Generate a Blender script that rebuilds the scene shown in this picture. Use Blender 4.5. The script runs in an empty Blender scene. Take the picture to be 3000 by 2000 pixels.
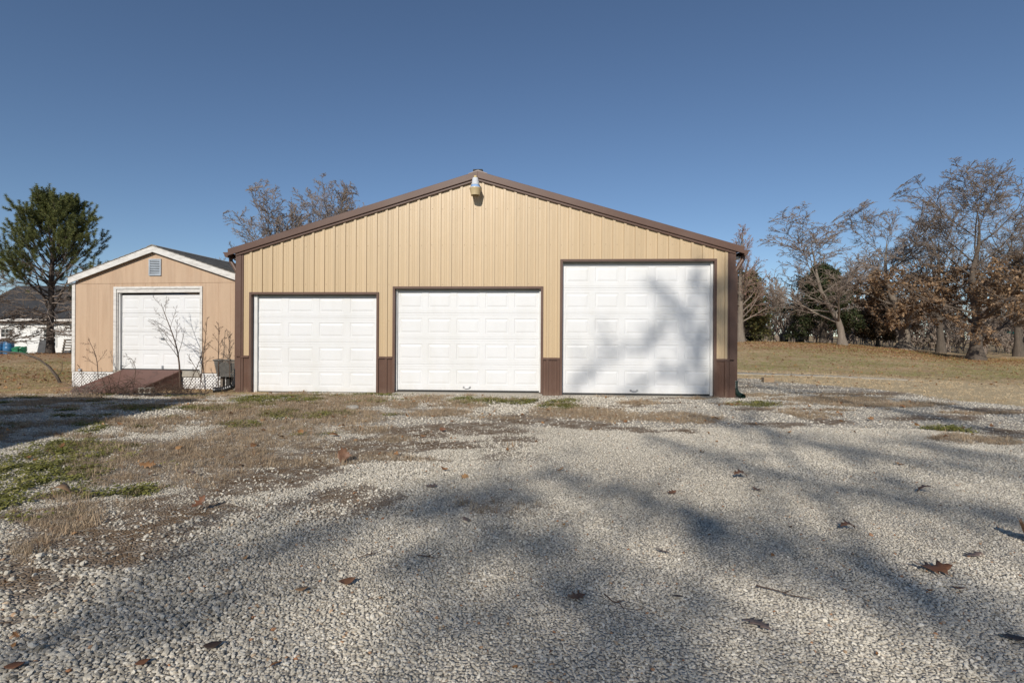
import bpy, bmesh, math, random
import numpy as np
from mathutils import Vector, Matrix, Quaternion

S = bpy.context.scene
COL = S.collection
R = math.radians

# ------------------------------------------------------------------ camera, sky, sun, exposure
cam_data = bpy.data.cameras.new('camera')
cam = bpy.data.objects.new('camera', cam_data); COL.objects.link(cam); S.camera = cam
CAM_H = 1.125
cam.location = (0, 0, CAM_H)
cam.rotation_euler = (Matrix.Rotation(R(90), 4, 'X') @ Matrix.Rotation(R(0.3), 4, 'Z')).to_euler()
cam_data.sensor_width = 36.0; cam_data.lens = 19.13
cam_data.clip_start = 0.05; cam_data.clip_end = 3000

SUN_EL, SUN_AZ = 28.0, 14.0          # light travels away from the camera and a little to the right
ld = Vector((math.sin(R(SUN_AZ)) * math.cos(R(SUN_EL)), math.cos(R(SUN_AZ)) * math.cos(R(SUN_EL)), -math.sin(R(SUN_EL))))
world = bpy.data.worlds.new('World'); S.world = world; world.use_nodes = True
wn = world.node_tree
sky = wn.nodes.new('ShaderNodeTexSky'); sky.sky_type = 'NISHITA'; sky.sun_disc = False
sky.sun_elevation = R(SUN_EL); sky.sun_rotation = R(180 + SUN_AZ)
sky.altitude = 1500; sky.air_density = 1.0; sky.dust_density = 0.0; sky.ozone_density = 3.2
wn.links.new(sky.outputs[0], wn.nodes['Background'].inputs[0])
wn.nodes['Background'].inputs[1].default_value = 0.09
sun_data = bpy.data.lights.new('sun', 'SUN'); sun_data.energy = 4.0; sun_data.angle = R(0.65); sun_data.color = (1.0, 0.945, 0.86)
sun = bpy.data.objects.new('sun', sun_data); COL.objects.link(sun)
sun.rotation_euler = ld.to_track_quat('-Z', 'Y').to_euler()
S.view_settings.view_transform = 'Standard'; S.view_settings.look = 'None'
S.view_settings.gamma = 1.0; S.view_settings.use_curve_mapping = False
S.view_settings.exposure = 0.0
S.render.engine = 'CYCLES'
S.cycles.max_bounces = 6; S.cycles.diffuse_bounces = 3; S.cycles.glossy_bounces = 3; S.cycles.transparent_max_bounces = 4

# ------------------------------------------------------------------ helpers
def tag(o, label=None, cat=None, group=None, kind=None):
    if label: o['label'] = label
    if cat: o['category'] = cat
    if group: o['group'] = group
    if kind: o['kind'] = kind
    return o

def empty(name, loc=(0, 0, 0), rz=0.0):
    o = bpy.data.objects.new(name, None); COL.objects.link(o)
    o.location = loc; o.rotation_euler = (0, 0, rz); o.empty_display_size = 0.2
    return o

def link(name, me, mat, parent=None, smooth=False):
    o = bpy.data.objects.new(name, me); COL.objects.link(o)
    if mat is not None and not me.materials: me.materials.append(mat)
    if parent is not None: o.parent = parent
    if smooth: me.polygons.foreach_set('use_smooth', np.ones(len(me.polygons), dtype=bool))
    return o

def mesh_np(name, verts, facegroups):
    """verts (n,3); facegroups: list of int arrays (m,3) or (m,4)"""
    me = bpy.data.meshes.new(name)
    verts = np.asarray(verts, dtype=np.float32)
    me.vertices.add(len(verts)); me.vertices.foreach_set('co', verts.ravel())
    fg = [np.asarray(f, dtype=np.int32) for f in facegroups if len(f)]
    if fg:
        loops = np.concatenate([f.ravel() for f in fg])
        tot = np.concatenate([np.full(len(f), f.shape[1], dtype=np.int32) for f in fg])
        start = np.concatenate([[0], np.cumsum(tot)[:-1]]).astype(np.int32)
        me.loops.add(len(loops)); me.loops.foreach_set('vertex_index', loops)
        me.polygons.add(len(tot)); me.polygons.foreach_set('loop_start', start)
    me.update(calc_edges=True); me.validate()
    return me

class MB:
    """collects simple solids and links them as one mesh object"""
    def __init__(s): s.v = []; s.f = []
    def add(s, vs, fs):
        n = len(s.v); s.v += [tuple(v) for v in vs]; s.f += [tuple(i + n for i in f) for f in fs]; return s
    def box(s, x0, x1, y0, y1, z0, z1):
        return s.add([(x0,y0,z0),(x1,y0,z0),(x1,y1,z0),(x0,y1,z0),(x0,y0,z1),(x1,y0,z1),(x1,y1,z1),(x0,y1,z1)],
                     [(0,3,2,1),(4,5,6,7),(0,1,5,4),(1,2,6,5),(2,3,7,6),(3,0,4,7)])
    def prism(s, poly, axis, a, b):
        """extrude polygon (list of 2-tuples) along axis from a to b. axis 'x': poly (y,z); 'y': poly (x,z); 'z': poly (x,y)"""
        def mk(p, t): return {'x': (t, p[0], p[1]), 'y': (p[0], t, p[1]), 'z': (p[0], p[1], t)}[axis]
        n = len(poly); vs = [mk(p, a) for p in poly] + [mk(p, b) for p in poly]
        fs = [tuple(range(n)), tuple(range(2*n-1, n-1, -1))] + [(i, i+n, (i+1)%n+n, (i+1)%n) for i in range(n)]
        return s.add(vs, fs)
    def tube(s, pts, rads, n=8, cap=True):
        pts = [Vector(p) for p in pts]; rings = []
        for i, p in enumerate(pts):
            t = (pts[min(i+1, len(pts)-1)] - pts[max(i-1, 0)]).normalized()
            ref = Vector((1,0,0)) if abs(t.x) < .8 else Vector((0,1,0))
            a = t.cross(ref).normalized(); b = t.cross(a)
            r = rads[i] if hasattr(rads, '__len__') else rads
            rings.append([p + a*r*math.cos(2*math.pi*k/n) + b*r*math.sin(2*math.pi*k/n) for k in range(n)])
        vs = [v for r_ in rings for v in r_]
        fs = [(i*n+k, i*n+(k+1)%n, (i+1)*n+(k+1)%n, (i+1)*n+k) for i in range(len(pts)-1) for k in range(n)]
        if cap: fs += [tuple(range(n-1, -1, -1)), tuple(range((len(pts)-1)*n, len(pts)*n))]
        return s.add(vs, fs)
    def lathe(s, prof, c=(0,0,0), n=20):
        vs = [(c[0]+r*math.cos(2*math.pi*k/n), c[1]+r*math.sin(2*math.pi*k/n), c[2]+z) for r, z in prof for k in range(n)]
        fs = [(i*n+k, i*n+(k+1)%n, (i+1)*n+(k+1)%n, (i+1)*n+k) for i in range(len(prof)-1) for k in range(n)]
        return s.add(vs, fs)
    def build(s, name, mat, parent=None, smooth=False, bevel=0, fix=True):
        me = bpy.data.meshes.new(name); me.from_pydata(s.v, [], s.f)
        if fix:
            bm = bmesh.new(); bm.from_mesh(me); bmesh.ops.recalc_face_normals(bm, faces=bm.faces); bm.to_mesh(me); bm.free()
        me.update()
        o = link(name, me, mat, parent, smooth)
        if bevel:
            m = o.modifiers.new('bevel', 'BEVEL'); m.width = bevel; m.segments = 2; m.limit_method = 'ANGLE'
        return o

# ------------------------------------------------------------------ materials
def new_mat(name):
    m = bpy.data.materials.new(name); m.use_nodes = True
    nt = m.node_tree; b = nt.nodes['Principled BSDF']
    return m, nt, b
def nd(nt, typ, **kw):
    n = nt.nodes.new(typ)
    for k, v in kw.items():
        if k.startswith('in_'): n.inputs[k[3:].replace('_', ' ')].default_value = v
        else: setattr(n, k, v)
    return n
def mixc(nt, fac, a, b, blend='MIX'):
    n = nt.nodes.new('ShaderNodeMix'); n.data_type = 'RGBA'; n.blend_type = blend
    for sock, v in ((n.inputs[0], fac), (n.inputs[6], a), (n.inputs[7], b)):
        if isinstance(v, bpy.types.NodeSocket): nt.links.new(v, sock)
        elif isinstance(v, (int, float)): sock.default_value = v
        else: sock.default_value = (*v[:3], 1)
    return n.outputs[2]
def mth(nt, op, a, b=None, clamp=False):
    n = nt.nodes.new('ShaderNodeMath'); n.operation = op; n.use_clamp = clamp
    for sock, v in ((n.inputs[0], a), (n.inputs[1], b)):
        if v is None: continue
        if isinstance(v, bpy.types.NodeSocket): nt.links.new(v, sock)
        else: sock.default_value = v
    return n.outputs[0]
def ramp(nt, fac, stops):
    n = nt.nodes.new('ShaderNodeValToRGB'); e = n.color_ramp.elements
    while len(e) < len(stops): e.new(0.5)
    for el, (p, c) in zip(e, stops):
        el.position = p; el.color = (c, c, c, 1) if isinstance(c, (int, float)) else (*c[:3], 1)
    nt.links.new(fac, n.inputs[0]); return n.outputs[0]
def coords(nt, kind='Object', scale=(1, 1, 1)):
    if kind == 'World': o = nt.nodes.new('ShaderNodeNewGeometry').outputs['Position']
    else: o = nt.nodes.new('ShaderNodeTexCoord').outputs[kind]
    if scale == (1, 1, 1): return o
    m = nt.nodes.new('ShaderNodeMapping'); m.inputs['Scale'].default_value = scale
    nt.links.new(o, m.inputs[0]); return m.outputs[0]
def noise(nt, co, scale, detail=3, rough=.55, dist=0.0):
    n = nt.nodes.new('ShaderNodeTexNoise'); n.inputs['Scale'].default_value = scale
    n.inputs['Detail'].default_value = detail; n.inputs['Roughness'].default_value = rough; n.inputs['Distortion'].default_value = dist
    nt.links.new(co, n.inputs['Vector']); return n.outputs[0]
def bump(nt, h, strength, dist, bsdf):
    n = nt.nodes.new('ShaderNodeBump'); n.inputs['Strength'].default_value = strength; n.inputs['Distance'].default_value = dist
    nt.links.new(h, n.inputs['Height']); nt.links.new(n.outputs[0], bsdf.inputs['Normal'])

def plain(name, col, rough=.6, var=.12, scale=6, stretch=(1, 1, 1), fine=0.0, fine_scale=60, bumpd=0.0, dirt=None, dirt_amt=.0, dirt_scale=2.0, dirt_stretch=(1,1,1), metal=0.0, spec=.5, kind='Object', objvar=0.0, wave=0.0, splash=None):
    m, nt, b = new_mat(name)
    co = coords(nt, kind, stretch)
    n1 = noise(nt, co, scale, 4)
    lo = [c*(1-var) for c in col]; hi = [min(1, c*(1+var)) for c in col]
    c = mixc(nt, ramp(nt, n1, [(.3, 0), (.7, 1)]), lo, hi)
    if fine:
        n2 = noise(nt, co, fine_scale, 2)
        c = mixc(nt, fine, c, ramp(nt, n2, [(.3, .25), (.7, 1.0)]), 'MULTIPLY')
    if dirt is not None:
        n3 = noise(nt, coords(nt, kind, dirt_stretch), dirt_scale, 6, .65)
        c = mixc(nt, mth(nt, 'MULTIPLY', ramp(nt, n3, [(.45, 0), (.72, 1)]), dirt_amt), c, dirt)
    if splash is not None:                  # mud splash and dust near the foot of the sheet
        sx = nt.nodes.new('ShaderNodeSeparateXYZ'); nt.links.new(coords(nt, 'Object'), sx.inputs[0])
        edge = mth(nt, 'ADD', mth(nt, 'MULTIPLY', noise(nt, coords(nt, 'Object', (2, 2, .6)), 3.0, 6, .7), .42), -.06)
        amt = ramp(nt, mth(nt, 'SUBTRACT', edge, sx.outputs[2]), [(.0, 0), (.28, splash[1])])
        c = mixc(nt, amt, c, splash[0])
    if objvar:
        oi = nt.nodes.new('ShaderNodeObjectInfo')
        v = mth(nt, 'ADD', mth(nt, 'MULTIPLY', oi.outputs['Random'], 2*objvar), 1-objvar)
        cm = nt.nodes.new('ShaderNodeCombineColor')
        for i in range(3): nt.links.new(v, cm.inputs[i])
        c = mixc(nt, 1.0, c, cm.outputs[0], 'MULTIPLY')
    nt.links.new(c, b.inputs['Base Color'])
    b.inputs['Roughness'].default_value = rough; b.inputs['Metallic'].default_value = metal
    b.inputs['Specular IOR Level'].default_value = spec
    if wave:
        bump(nt, noise(nt, coords(nt, kind, (1, 1, .35)), 3.2, 2), .5, wave, b)
    elif bumpd:
        bump(nt, noise(nt, co, fine_scale, 3), .6, bumpd, b)
    return m

M = {}
M['tan_metal'] = plain('tan_metal', (.54, .40, .238), .40, .03, 1.2, (3, 3, .25), dirt=(.45, .33, .19), dirt_amt=.25, dirt_scale=1.2, dirt_stretch=(4, 4, .3), objvar=.035, wave=.012)
M['brown_metal'] = plain('brown_metal', (.118, .064, .044), .45, .08, 1.5, spec=.3, dirt=(.17, .11, .085), dirt_amt=.35, dirt_scale=2.5, objvar=.04, wave=.01, splash=((.27, .19, .135), .55))
M['brown_trim'] = plain('brown_trim', (.118, .066, .047), .45, .08, 1.2, spec=.3, dirt=(.18, .125, .10), dirt_amt=.35, dirt_scale=1.5, objvar=.02)
M['roof_metal'] = plain('roof_metal', (.13, .085, .07), .4, .1, 1.0)
M['door_white'] = plain('door_white', (.735, .73, .72), .42, .02, 1.0, dirt=(.62, .60, .54), dirt_amt=.35, dirt_scale=1.4, dirt_stretch=(1.5, 1, .5), wave=.004, splash=((.55, .49, .40), .5))
M['stop_white'] = plain('stop_white', (.70, .69, .66), .5, .06, 3, dirt=(.4, .38, .34), dirt_amt=.35, dirt_scale=5)
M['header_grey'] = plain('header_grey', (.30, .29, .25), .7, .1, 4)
M['rubber'] = plain('rubber', (.02, .02, .02), .7, .2, 10)
M['concrete'] = plain('concrete', (.46, .42, .35), .9, .14, 3, fine=.5, fine_scale=50, bumpd=.004, dirt=(.25, .2, .15), dirt_amt=.6, dirt_scale=3)
M['steel'] = plain('steel', (.42, .42, .43), .38, .1, 10, metal=.8)
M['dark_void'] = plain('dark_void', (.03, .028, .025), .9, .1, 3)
M['shed_siding'] = plain('shed_siding', (.53, .375, .25), .75, .05, 1.2, (5, 5, .5), fine=.10, fine_scale=26, bumpd=.0015, dirt=(.36, .22, .135), dirt_amt=.5, dirt_scale=1.3, dirt_stretch=(6, 6, .5), objvar=.03)
M['old_white'] = plain('old_white', (.72, .69, .64), .7, .08, 3, (1, 1, 6), fine=.12, fine_scale=30, bumpd=.002, dirt=(.28, .25, .22), dirt_amt=.55, dirt_scale=4.5, dirt_stretch=(1.5, 1, 5))
M['lattice_white'] = plain('lattice_white', (.74, .73, .71), .6, .05, 4, dirt=(.4, .38, .33), dirt_amt=.4, dirt_scale=3)
M['vent_grey'] = plain('vent_grey', (.42, .46, .50), .45, .1, 6, dirt=(.25, .26, .27), dirt_amt=.5, dirt_scale=5)
M['shingle'] = plain('shingle', (.33, .295, .245), .9, .25, 9, (1, 1, 1), fine=.5, fine_scale=70, bumpd=.004, dirt=(.42, .38, .32), dirt_amt=.6, dirt_scale=3, objvar=.1)
M['house_shingle'] = plain('house_shingle', (.042, .042, .045), .9, .25, 5, fine=.5, fine_scale=40, bumpd=.004, dirt=(.08, .078, .075), dirt_amt=.5, dirt_scale=3)
M['ramp_brown'] = plain('ramp_brown', (.165, .080, .060), .62, .10, 3, fine=.1, fine_scale=40, bumpd=.001, dirt=(.10, .06, .045), dirt_amt=.5, dirt_scale=3)
M['wood'] = plain('wood', (.36, .25, .15), .8, .2, 5, (1, 8, 8), fine=.3, fine_scale=30, bumpd=.002)
M['grey_wood'] = plain('grey_wood', (.20, .165, .13), .85, .25, 5, (1, 6, 6), fine=.4, fine_scale=30, bumpd=.003)
M['siding_white'] = plain('siding_white', (.78, .77, .74), .5, .03, 2, dirt=(.55, .54, .5), dirt_amt=.3, dirt_scale=2)
M['black_plastic'] = plain('black_plastic', (.018, .018, .019), .38, .2, 8)
M['green_plastic'] = plain('green_plastic', (.012, .028, .020), .42, .2, 8)
M['blue_plastic'] = plain('blue_plastic', (.03, .14, .30), .4, .15, 4, dirt=(.12, .2, .28), dirt_amt=.4, dirt_scale=5)
M['hose_green'] = plain('hose_green', (.03, .24, .12), .45, .25, 9)
M['wicker'] = plain('wicker', (.15, .14, .125), .75, .2, 12, fine=.4, fine_scale=60, objvar=.08)
M['lamp_grey'] = plain('lamp_grey', (.62, .63, .64), .45, .06, 9)
M['lamp_bowl'] = plain('lamp_bowl', (.52, .40, .22), .30, .06, 8)
M['brass'] = plain('brass', (.62, .47, .20), .45, .1, 9)
M['bark'] = plain('bark', (.15, .118, .09), .95, .25, 2.0, (4, 4, 1), fine=.7, fine_scale=16, bumpd=.03)
M['bark_grey'] = plain('bark_grey', (.25, .205, .16), .95, .2, 2.0, (4, 4, 1), fine=.5, fine_scale=14, bumpd=.02)
M['twig'] = plain('twig', (.20, .155, .12), .9, .25, 1.5)
M['twig_grey'] = plain('twig_grey', (.26, .205, .165), .9, .25, 1.5)
M['twig_pale'] = plain('twig_pale', (.38, .31, .25), .9, .2, 1.5)
M['twig_red'] = plain('twig_red', (.33, .21, .165), .9, .2, 1.5)
M['weed_stem'] = plain('weed_stem', (.10, .065, .045), .9, .3, 6)
M['pine_bark'] = plain('pine_bark', (.085, .065, .052), .95, .35, 2.5, (3, 3, 1), fine=.7, fine_scale=12, bumpd=.03)

def leaf_mat(name, stops, rough=.6, transl=.0, kind='Geometry'):
    """colour varies per loose leaf (random per island)"""
    m, nt, b = new_mat(name)
    g = nt.nodes.new('ShaderNodeNewGeometry')
    n = nt.nodes.new('ShaderNodeValToRGB'); e = n.color_ramp.elements
    while len(e) < len(stops): e.new(.5)
    for el, (p, c) in zip(e, stops): el.position = p; el.color = (*c, 1)
    nt.links.new(g.outputs['Random Per Island'], n.inputs[0])
    nt.links.new(n.outputs[0], b.inputs['Base Color']); b.inputs['Roughness'].default_value = rough
    b.inputs['Specular IOR Level'].default_value = .25
    if transl:
        t = nt.nodes.new('ShaderNodeBsdfTranslucent'); nt.links.new(n.outputs[0], t.inputs[0])
        mx = nt.nodes.new('ShaderNodeMixShader'); mx.inputs[0].default_value = transl
        nt.links.new(b.outputs[0], mx.inputs[1]); nt.links.new(t.outputs[0], mx.inputs[2])
        nt.links.new(mx.outputs[0], nt.nodes['Material Output'].inputs[0])
    return m
M['oak_leaf'] = leaf_mat('oak_leaf', [(0, (.20, .125, .07)), (.5, (.34, .215, .12)), (1, (.47, .32, .19))], .65, .3)
M['pine_needle'] = leaf_mat('pine_needle', [(0, (.08, .105, .038)), (.5, (.145, .165, .055)), (1, (.25, .24, .085))], .5, .15)
M['cedar_leaf'] = leaf_mat('cedar_leaf', [(0, (.022, .034, .014)), (.6, (.045, .06, .022)), (1, (.085, .085, .035))], .7, .1)
M['cedar_brown'] = leaf_mat('cedar_brown', [(0, (.06, .045, .022)), (.6, (.10, .07, .035)), (1, (.13, .085, .045))], .7, .1)
M['magnolia_leaf'] = leaf_mat('magnolia_leaf', [(0, (.06, .065, .022)), (.6, (.12, .115, .04)), (1, (.19, .16, .06))], .5, .1)
M['litter_leaf'] = leaf_mat('litter_leaf', [(0, (.13, .065, .03)), (.5, (.24, .12, .05)), (1, (.38, .22, .11))], .7, .1)

# ------------------------------------------------------------------ terrain
def _hash(ix, iy, seed):
    h = (ix.astype(np.int64) * 374761393 + iy.astype(np.int64) * 668265263 + seed * 1442695041) & 0xffffffff
    h = ((h ^ (h >> 13)) * 1274126177) & 0xffffffff
    return ((h ^ (h >> 16)) & 0xffff) / 65535.0
def vnoise(x, y, seed=0):
    ix = np.floor(x); iy = np.floor(y); fx = x - ix; fy = y - iy
    fx = fx*fx*(3-2*fx); fy = fy*fy*(3-2*fy)
    a = _hash(ix, iy, seed); b = _hash(ix+1, iy, seed); c = _hash(ix, iy+1, seed); d = _hash(ix+1, iy+1, seed)
    return a*(1-fx)*(1-fy) + b*fx*(1-fy) + c*(1-fx)*fy + d*fx*fy
def fbm(x, y, seed=0, oct=4):
    t = 0; amp = .5; tot = 0
    for i in range(oct):
        t = t + amp*vnoise(x*2**i, y*2**i, seed+i*17); tot += amp; amp *= .5
    return t/tot
def sstep(a, b, x):
    t = np.clip((x-a)/(b-a), 0, 1); return t*t*(3-2*t)

def ground_z(X, Y):
    X = np.asarray(X, float); Y = np.asarray(Y, float)
    u = X/np.maximum(Y, 1.0)
    g = np.interp(u, [-.2, .30, .45, .61, .72, .80, .853, 1.0], [.9, 1.15, 1.2, 1.06, .62, .2, -.02, -.05])
    rise = sstep(19, 44, Y) * g * sstep(-.35, .1, u) * (1 - .25*sstep(60, 160, Y))
    z = rise + (fbm(X*.35, Y*.35, 3, 3) - .5)*.05 + (fbm(X*1.6, Y*1.6, 9, 3) - .5)*.022
    z = z + .30*np.exp(-((X+27)**2 + (Y-31)**2)/30.0)               # leafy mound by the pine
    z = z + sstep(40, 120, Y)*(fbm(X*.03, Y*.03, 21, 2)-.5)*.8*sstep(-.2,.4,u)
    z = z + 1.7*sstep(62, 115, Y)*sstep(.30, .42, u)*(1 - sstep(300, 700, Y))      # fields climb gently behind the trees
    return z

# patches of plants on the gravel: kind, centre x, y, half width along x, half length vector
BLOBS = [('G',-4.12,4.79,0.55,-0.68,0.79), ('G',-4.53,5.63,0.4,-0.36,0.45), ('G',-5.28,6.84,0.32,-0.23,0.3), ('G',-3.45,3.81,0.18,-0.28,0.31), ('G',-2.97,4.01,0.28,-0.11,0.15), ('G',-4.7,10.04,0.43,-0.4,0.85), ('G',-4.09,10.33,0.49,-0.24,0.61), ('G',-2.91,8.18,0.29,-0.15,0.43), ('G',-2.58,8.38,0.2,-0.08,0.25), ('G',-3.57,8.35,0.39,-0.17,0.4), ('G',-4.97,8.82,0.34,-0.19,0.33), ('G',-3.57,7.25,0.29,-0.11,0.22), ('G',-0.71,10.35,0.51,-0.05,0.68), ('G',0.12,10.29,0.33,0.01,0.45), ('G',0.91,9.86,0.32,0.07,0.76), ('G',4.47,10.06,0.45,0.22,0.5), ('G',5.78,7.12,0.26,0.18,0.22), ('G',-5.94,8.78,0.48,-0.26,0.38), ('T',-3.04,5.39,0.8,-0.37,0.65), ('T',-3.15,4.71,0.26,-0.26,0.39), ('T',-3.1,6.99,0.71,-0.37,0.82), ('T',-2.73,8.23,0.77,-0.32,0.95), ('T',-2.89,10.16,0.64,-0.29,1.02), ('T',-4.25,8.65,0.81,-0.42,0.84), ('T',-4.53,6.86,0.32,-0.18,0.27), ('T',-5.04,7.21,0.34,-0.23,0.33), ('T',-3.5,9.22,1.01,-0.27,0.72), ('T',1.08,8.68,0.76,0.09,0.74), ('T',1.6,8.17,0.53,0.09,0.47), ('T',2.4,8.21,0.66,0.17,0.57), ('T',2.38,10.1,0.33,0.1,0.43), ('T',2.81,7.89,0.32,0.13,0.35), ('T',4.53,8.26,0.34,0.16,0.29), ('T',6.51,10.92,0.99,0.35,0.59), ('T',7.06,9.97,1.07,0.35,0.49), ('T',-2.81,3.13,0.2,-0.22,0.24), ('T',-2.54,2.75,0.11,-0.1,0.11), ('T',-3.19,4.01,0.19,-0.15,0.18), ('T',-1.18,8.44,0.4,-0.06,0.4), ('T',-1.88,9.58,0.3,-0.1,0.52), ('T',-1.75,6.95,0.33,-0.08,0.31), ('T',-2.95,3.6,0.23,-0.11,0.13), ('T',5.5,6.39,0.47,0.25,0.29), ('T',-1.36,6.19,0.3,-0.05,0.22), ('D',-2.25,3.34,0.29,-0.21,0.31), ('D',-2.21,3.67,0.23,-0.13,0.21), ('D',-1.89,4.5,0.36,-0.13,0.32), ('D',-1.67,4.81,0.3,-0.08,0.23), ('D',-1.61,6,0.52,-0.12,0.46), ('D',-1.17,6.82,0.54,-0.08,0.46), ('D',-0.48,7.03,0.67,-0.04,0.56), ('D',0.16,7.94,0.57,0.01,0.49), ('D',-0.02,6.23,0.3,-0.01,0.22), ('D',-2.21,4.09,0.29,-0.1,0.19), ('D',-2.21,2.53,0.26,-0.09,0.1), ('D',-2.14,2.87,0.2,-0.08,0.11), ('D',2.08,7.03,0.19,0.05,0.18), ('D',1.24,7.04,0.23,0.03,0.18), ('D',1.61,7.05,0.23,0.04,0.18), ('D',3.63,7.5,0.37,0.14,0.28), ('D',4.53,7.81,0.38,0.15,0.26), ('D',-2.33,5.06,0.44,-0.15,0.33), ('D',0.92,7.41,0.48,0.04,0.35), ('D',-0.83,5.95,0.43,-0.04,0.25), ('D',-3.05,3.42,0.32,-0.13,0.15), ('D',4.01,9.19,0.3,0.13,0.3), ('D',8.97,12.13,2.04,0.39,0.52), ('D',8.09,9.08,0.68,0.31,0.35), ('D',6.43,8.24,0.88,0.26,0.34), ('D',6.24,6.87,0.45,0.27,0.3), ('D',-2.40,3.09,0.56,-0.26,0.33), ('D',-2.26,2.54,0.34,-0.16,0.18), ('D',-2.19,3.68,0.38,-0.17,0.29), ('D',-1.97,4.44,0.49,-0.17,0.39), ('D',-1.66,5.84,0.65,-0.15,0.53), ('T',-2.80,3.23,0.28,-0.18,0.21), ('T',-2.66,3.60,0.26,-0.10,0.13), ('T',-3.36,4.81,0.60,-0.34,0.49), ('T',-3.05,6.19,0.78,-0.29,0.59), ('T',-2.59,2.84,0.18,-0.13,0.14), ('D',-2.00,2.19,0.16,-0.06,0.07), ('G',-3.04,3.42,0.16,-0.07,0.08)]
def blob_mask(kind, X, Y, soft=.35):
    wx = X + (fbm(X*2.2, Y*2.2, 31) - .5)*.55; wy = Y + (fbm(X*2.2, Y*2.2, 47) - .5)*.55
    m = np.zeros_like(X)
    for k, cx, cy, hx, vx, vy in BLOBS:
        if k != kind: continue
        b = (wy - cy)/vy; a = (wx - cx - b*vx)/hx
        d = np.sqrt(a*a + b*b)
        m = np.maximum(m, 1 - sstep(1-soft, 1+soft, d))
    return m
def x_edge(Y): return np.interp(Y, [0, 5, 9.5, 13.4, 17.3, 20, 26], [10.4, 9.5, 8.95, 8.75, 7.1, 5.6, 3.5])
def x_tan(Y): return np.interp(Y, [0, 8, 14.7, 19, 21.5, 24], [16, 15.2, 13.8, 12.4, 8.9, 5.0])
def masks(X, Y):
    w = (fbm(X*1.1, Y*1.1, 5) - .5)
    w2 = (fbm(X*4.5, Y*4.5, 6) - .5)
    e = x_edge(Y) - X + w*1.1 + w2*.35
    gr = sstep(-.12, .25, e)
    farl = np.where(X < -5.2, 11.15, 30) - Y + w*1.0 + w2*.5
    gr = gr*sstep(-.15, .3, farl) * sstep(30, 24, Y)
    tan = (1-sstep(-.12, .25, e))*sstep(-.3, .4, x_tan(Y) - X + w*1.6 + w2*.5)
    tan = np.where(X > 3, tan, 0)
    green = blob_mask('G', X, Y); dead = blob_mask('T', X, Y); dirt = blob_mask('D', X, Y)
    # general spottiness of the weedy left side and of the strip before the doors
    left = sstep(-.8, -3.6, X)*sstep(4.4, 6.2, Y + .35*X*0)*gr
    n1 = fbm(X*1.3, Y*1.9, 61); n2 = fbm(X*1.7, Y*2.3, 71)
    dead = np.maximum(dead, left*sstep(.55, .62, n1)*.95)
    green = np.maximum(green, left*sstep(.60, .66, n2)*.9)
    strip = sstep(7.0, 9.0, Y)*sstep(-5, -1, X)*gr
    dead = np.maximum(dead, strip*sstep(.60, .68, fbm(X*1.1, Y*2.5, 81))*.9)
    dirt = np.maximum(dirt, strip*sstep(.63, .71, fbm(X*.9, Y*2.2, 91))*.8)
    brn = sstep(1.2, -1.2, X)*sstep(2.6, 3.6, Y + .25*X)*gr
    dirt = np.maximum(dirt, brn*sstep(.56, .65, fbm(X*.9+7, Y*1.5, 95))*.9*sstep(7.5, 5.5, Y))
    dead = np.maximum(dead, brn*sstep(.63, .70, fbm(X*1.2+9, Y*1.9, 97))*.8)
    dirt = np.maximum(dirt, dead*.5)
    mott = sstep(.35, .62, fbm(X*7, Y*7, 101))
    green = green*(.30+.70*mott*mott); dead = dead*gr; dirt = dirt*gr*(.55+.45*sstep(.3, .6, fbm(X*9, Y*9, 111)))
    u = X/np.maximum(Y, 1)
    leaf = np.exp(-(((X-29)/10)**2 + ((Y-40)/9)**2)) + .75*np.exp(-(((X-20)/9)**2 + ((Y-40)/6)**2)) + .8*np.exp(-(((X+14)/4.5)**2+((Y-17)/5)**2)) + .8*np.exp(-(((X+26)/7)**2+((Y-31)/6)**2))
    return dict(gravel=gr, tan=tan, green=green, dead=dead, dirt=dirt, leaf=np.clip(leaf, 0, 1))

def grid_axis(parts):
    out = [parts[0][0]]
    for a, b, st in parts:
        n = max(1, int(round((b-a)/st))); out += list(np.linspace(a, b, n+1)[1:])
    return np.array(out)
gx = grid_axis([(-900, -200, 100), (-200, -60, 20), (-60, -20, 4), (-20, -9, .5), (-9, 10, .08), (10, 20, .4), (20, 60, 2), (60, 200, 20), (200, 900, 100)])
gy = grid_axis([(-400, -40, 60), (-40, -4, 4), (-4, 1.2, .4), (1.2, 13, .08), (13, 26, .3), (26, 60, 1.5), (60, 200, 14), (200, 1500, 130)])
GX, GY = np.meshgrid(gx, gy)
GZ = ground_z(GX, GY)
gv = np.stack([GX, GY, GZ], -1).reshape(-1, 3)
ny_, nx_ = GX.shape
ii = (np.arange(ny_-1)[:, None]*nx_ + np.arange(nx_-1)[None, :]).ravel()
gme = mesh_np('ground', gv, [np.stack([ii, ii+1, ii+1+nx_, ii+nx_], -1)])
mk = masks(GX, GY)
for key, val in mk.items():
    a = gme.attributes.new(key, 'FLOAT', 'POINT'); a.data.foreach_set('value', val.ravel().astype(np.float32))

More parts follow.
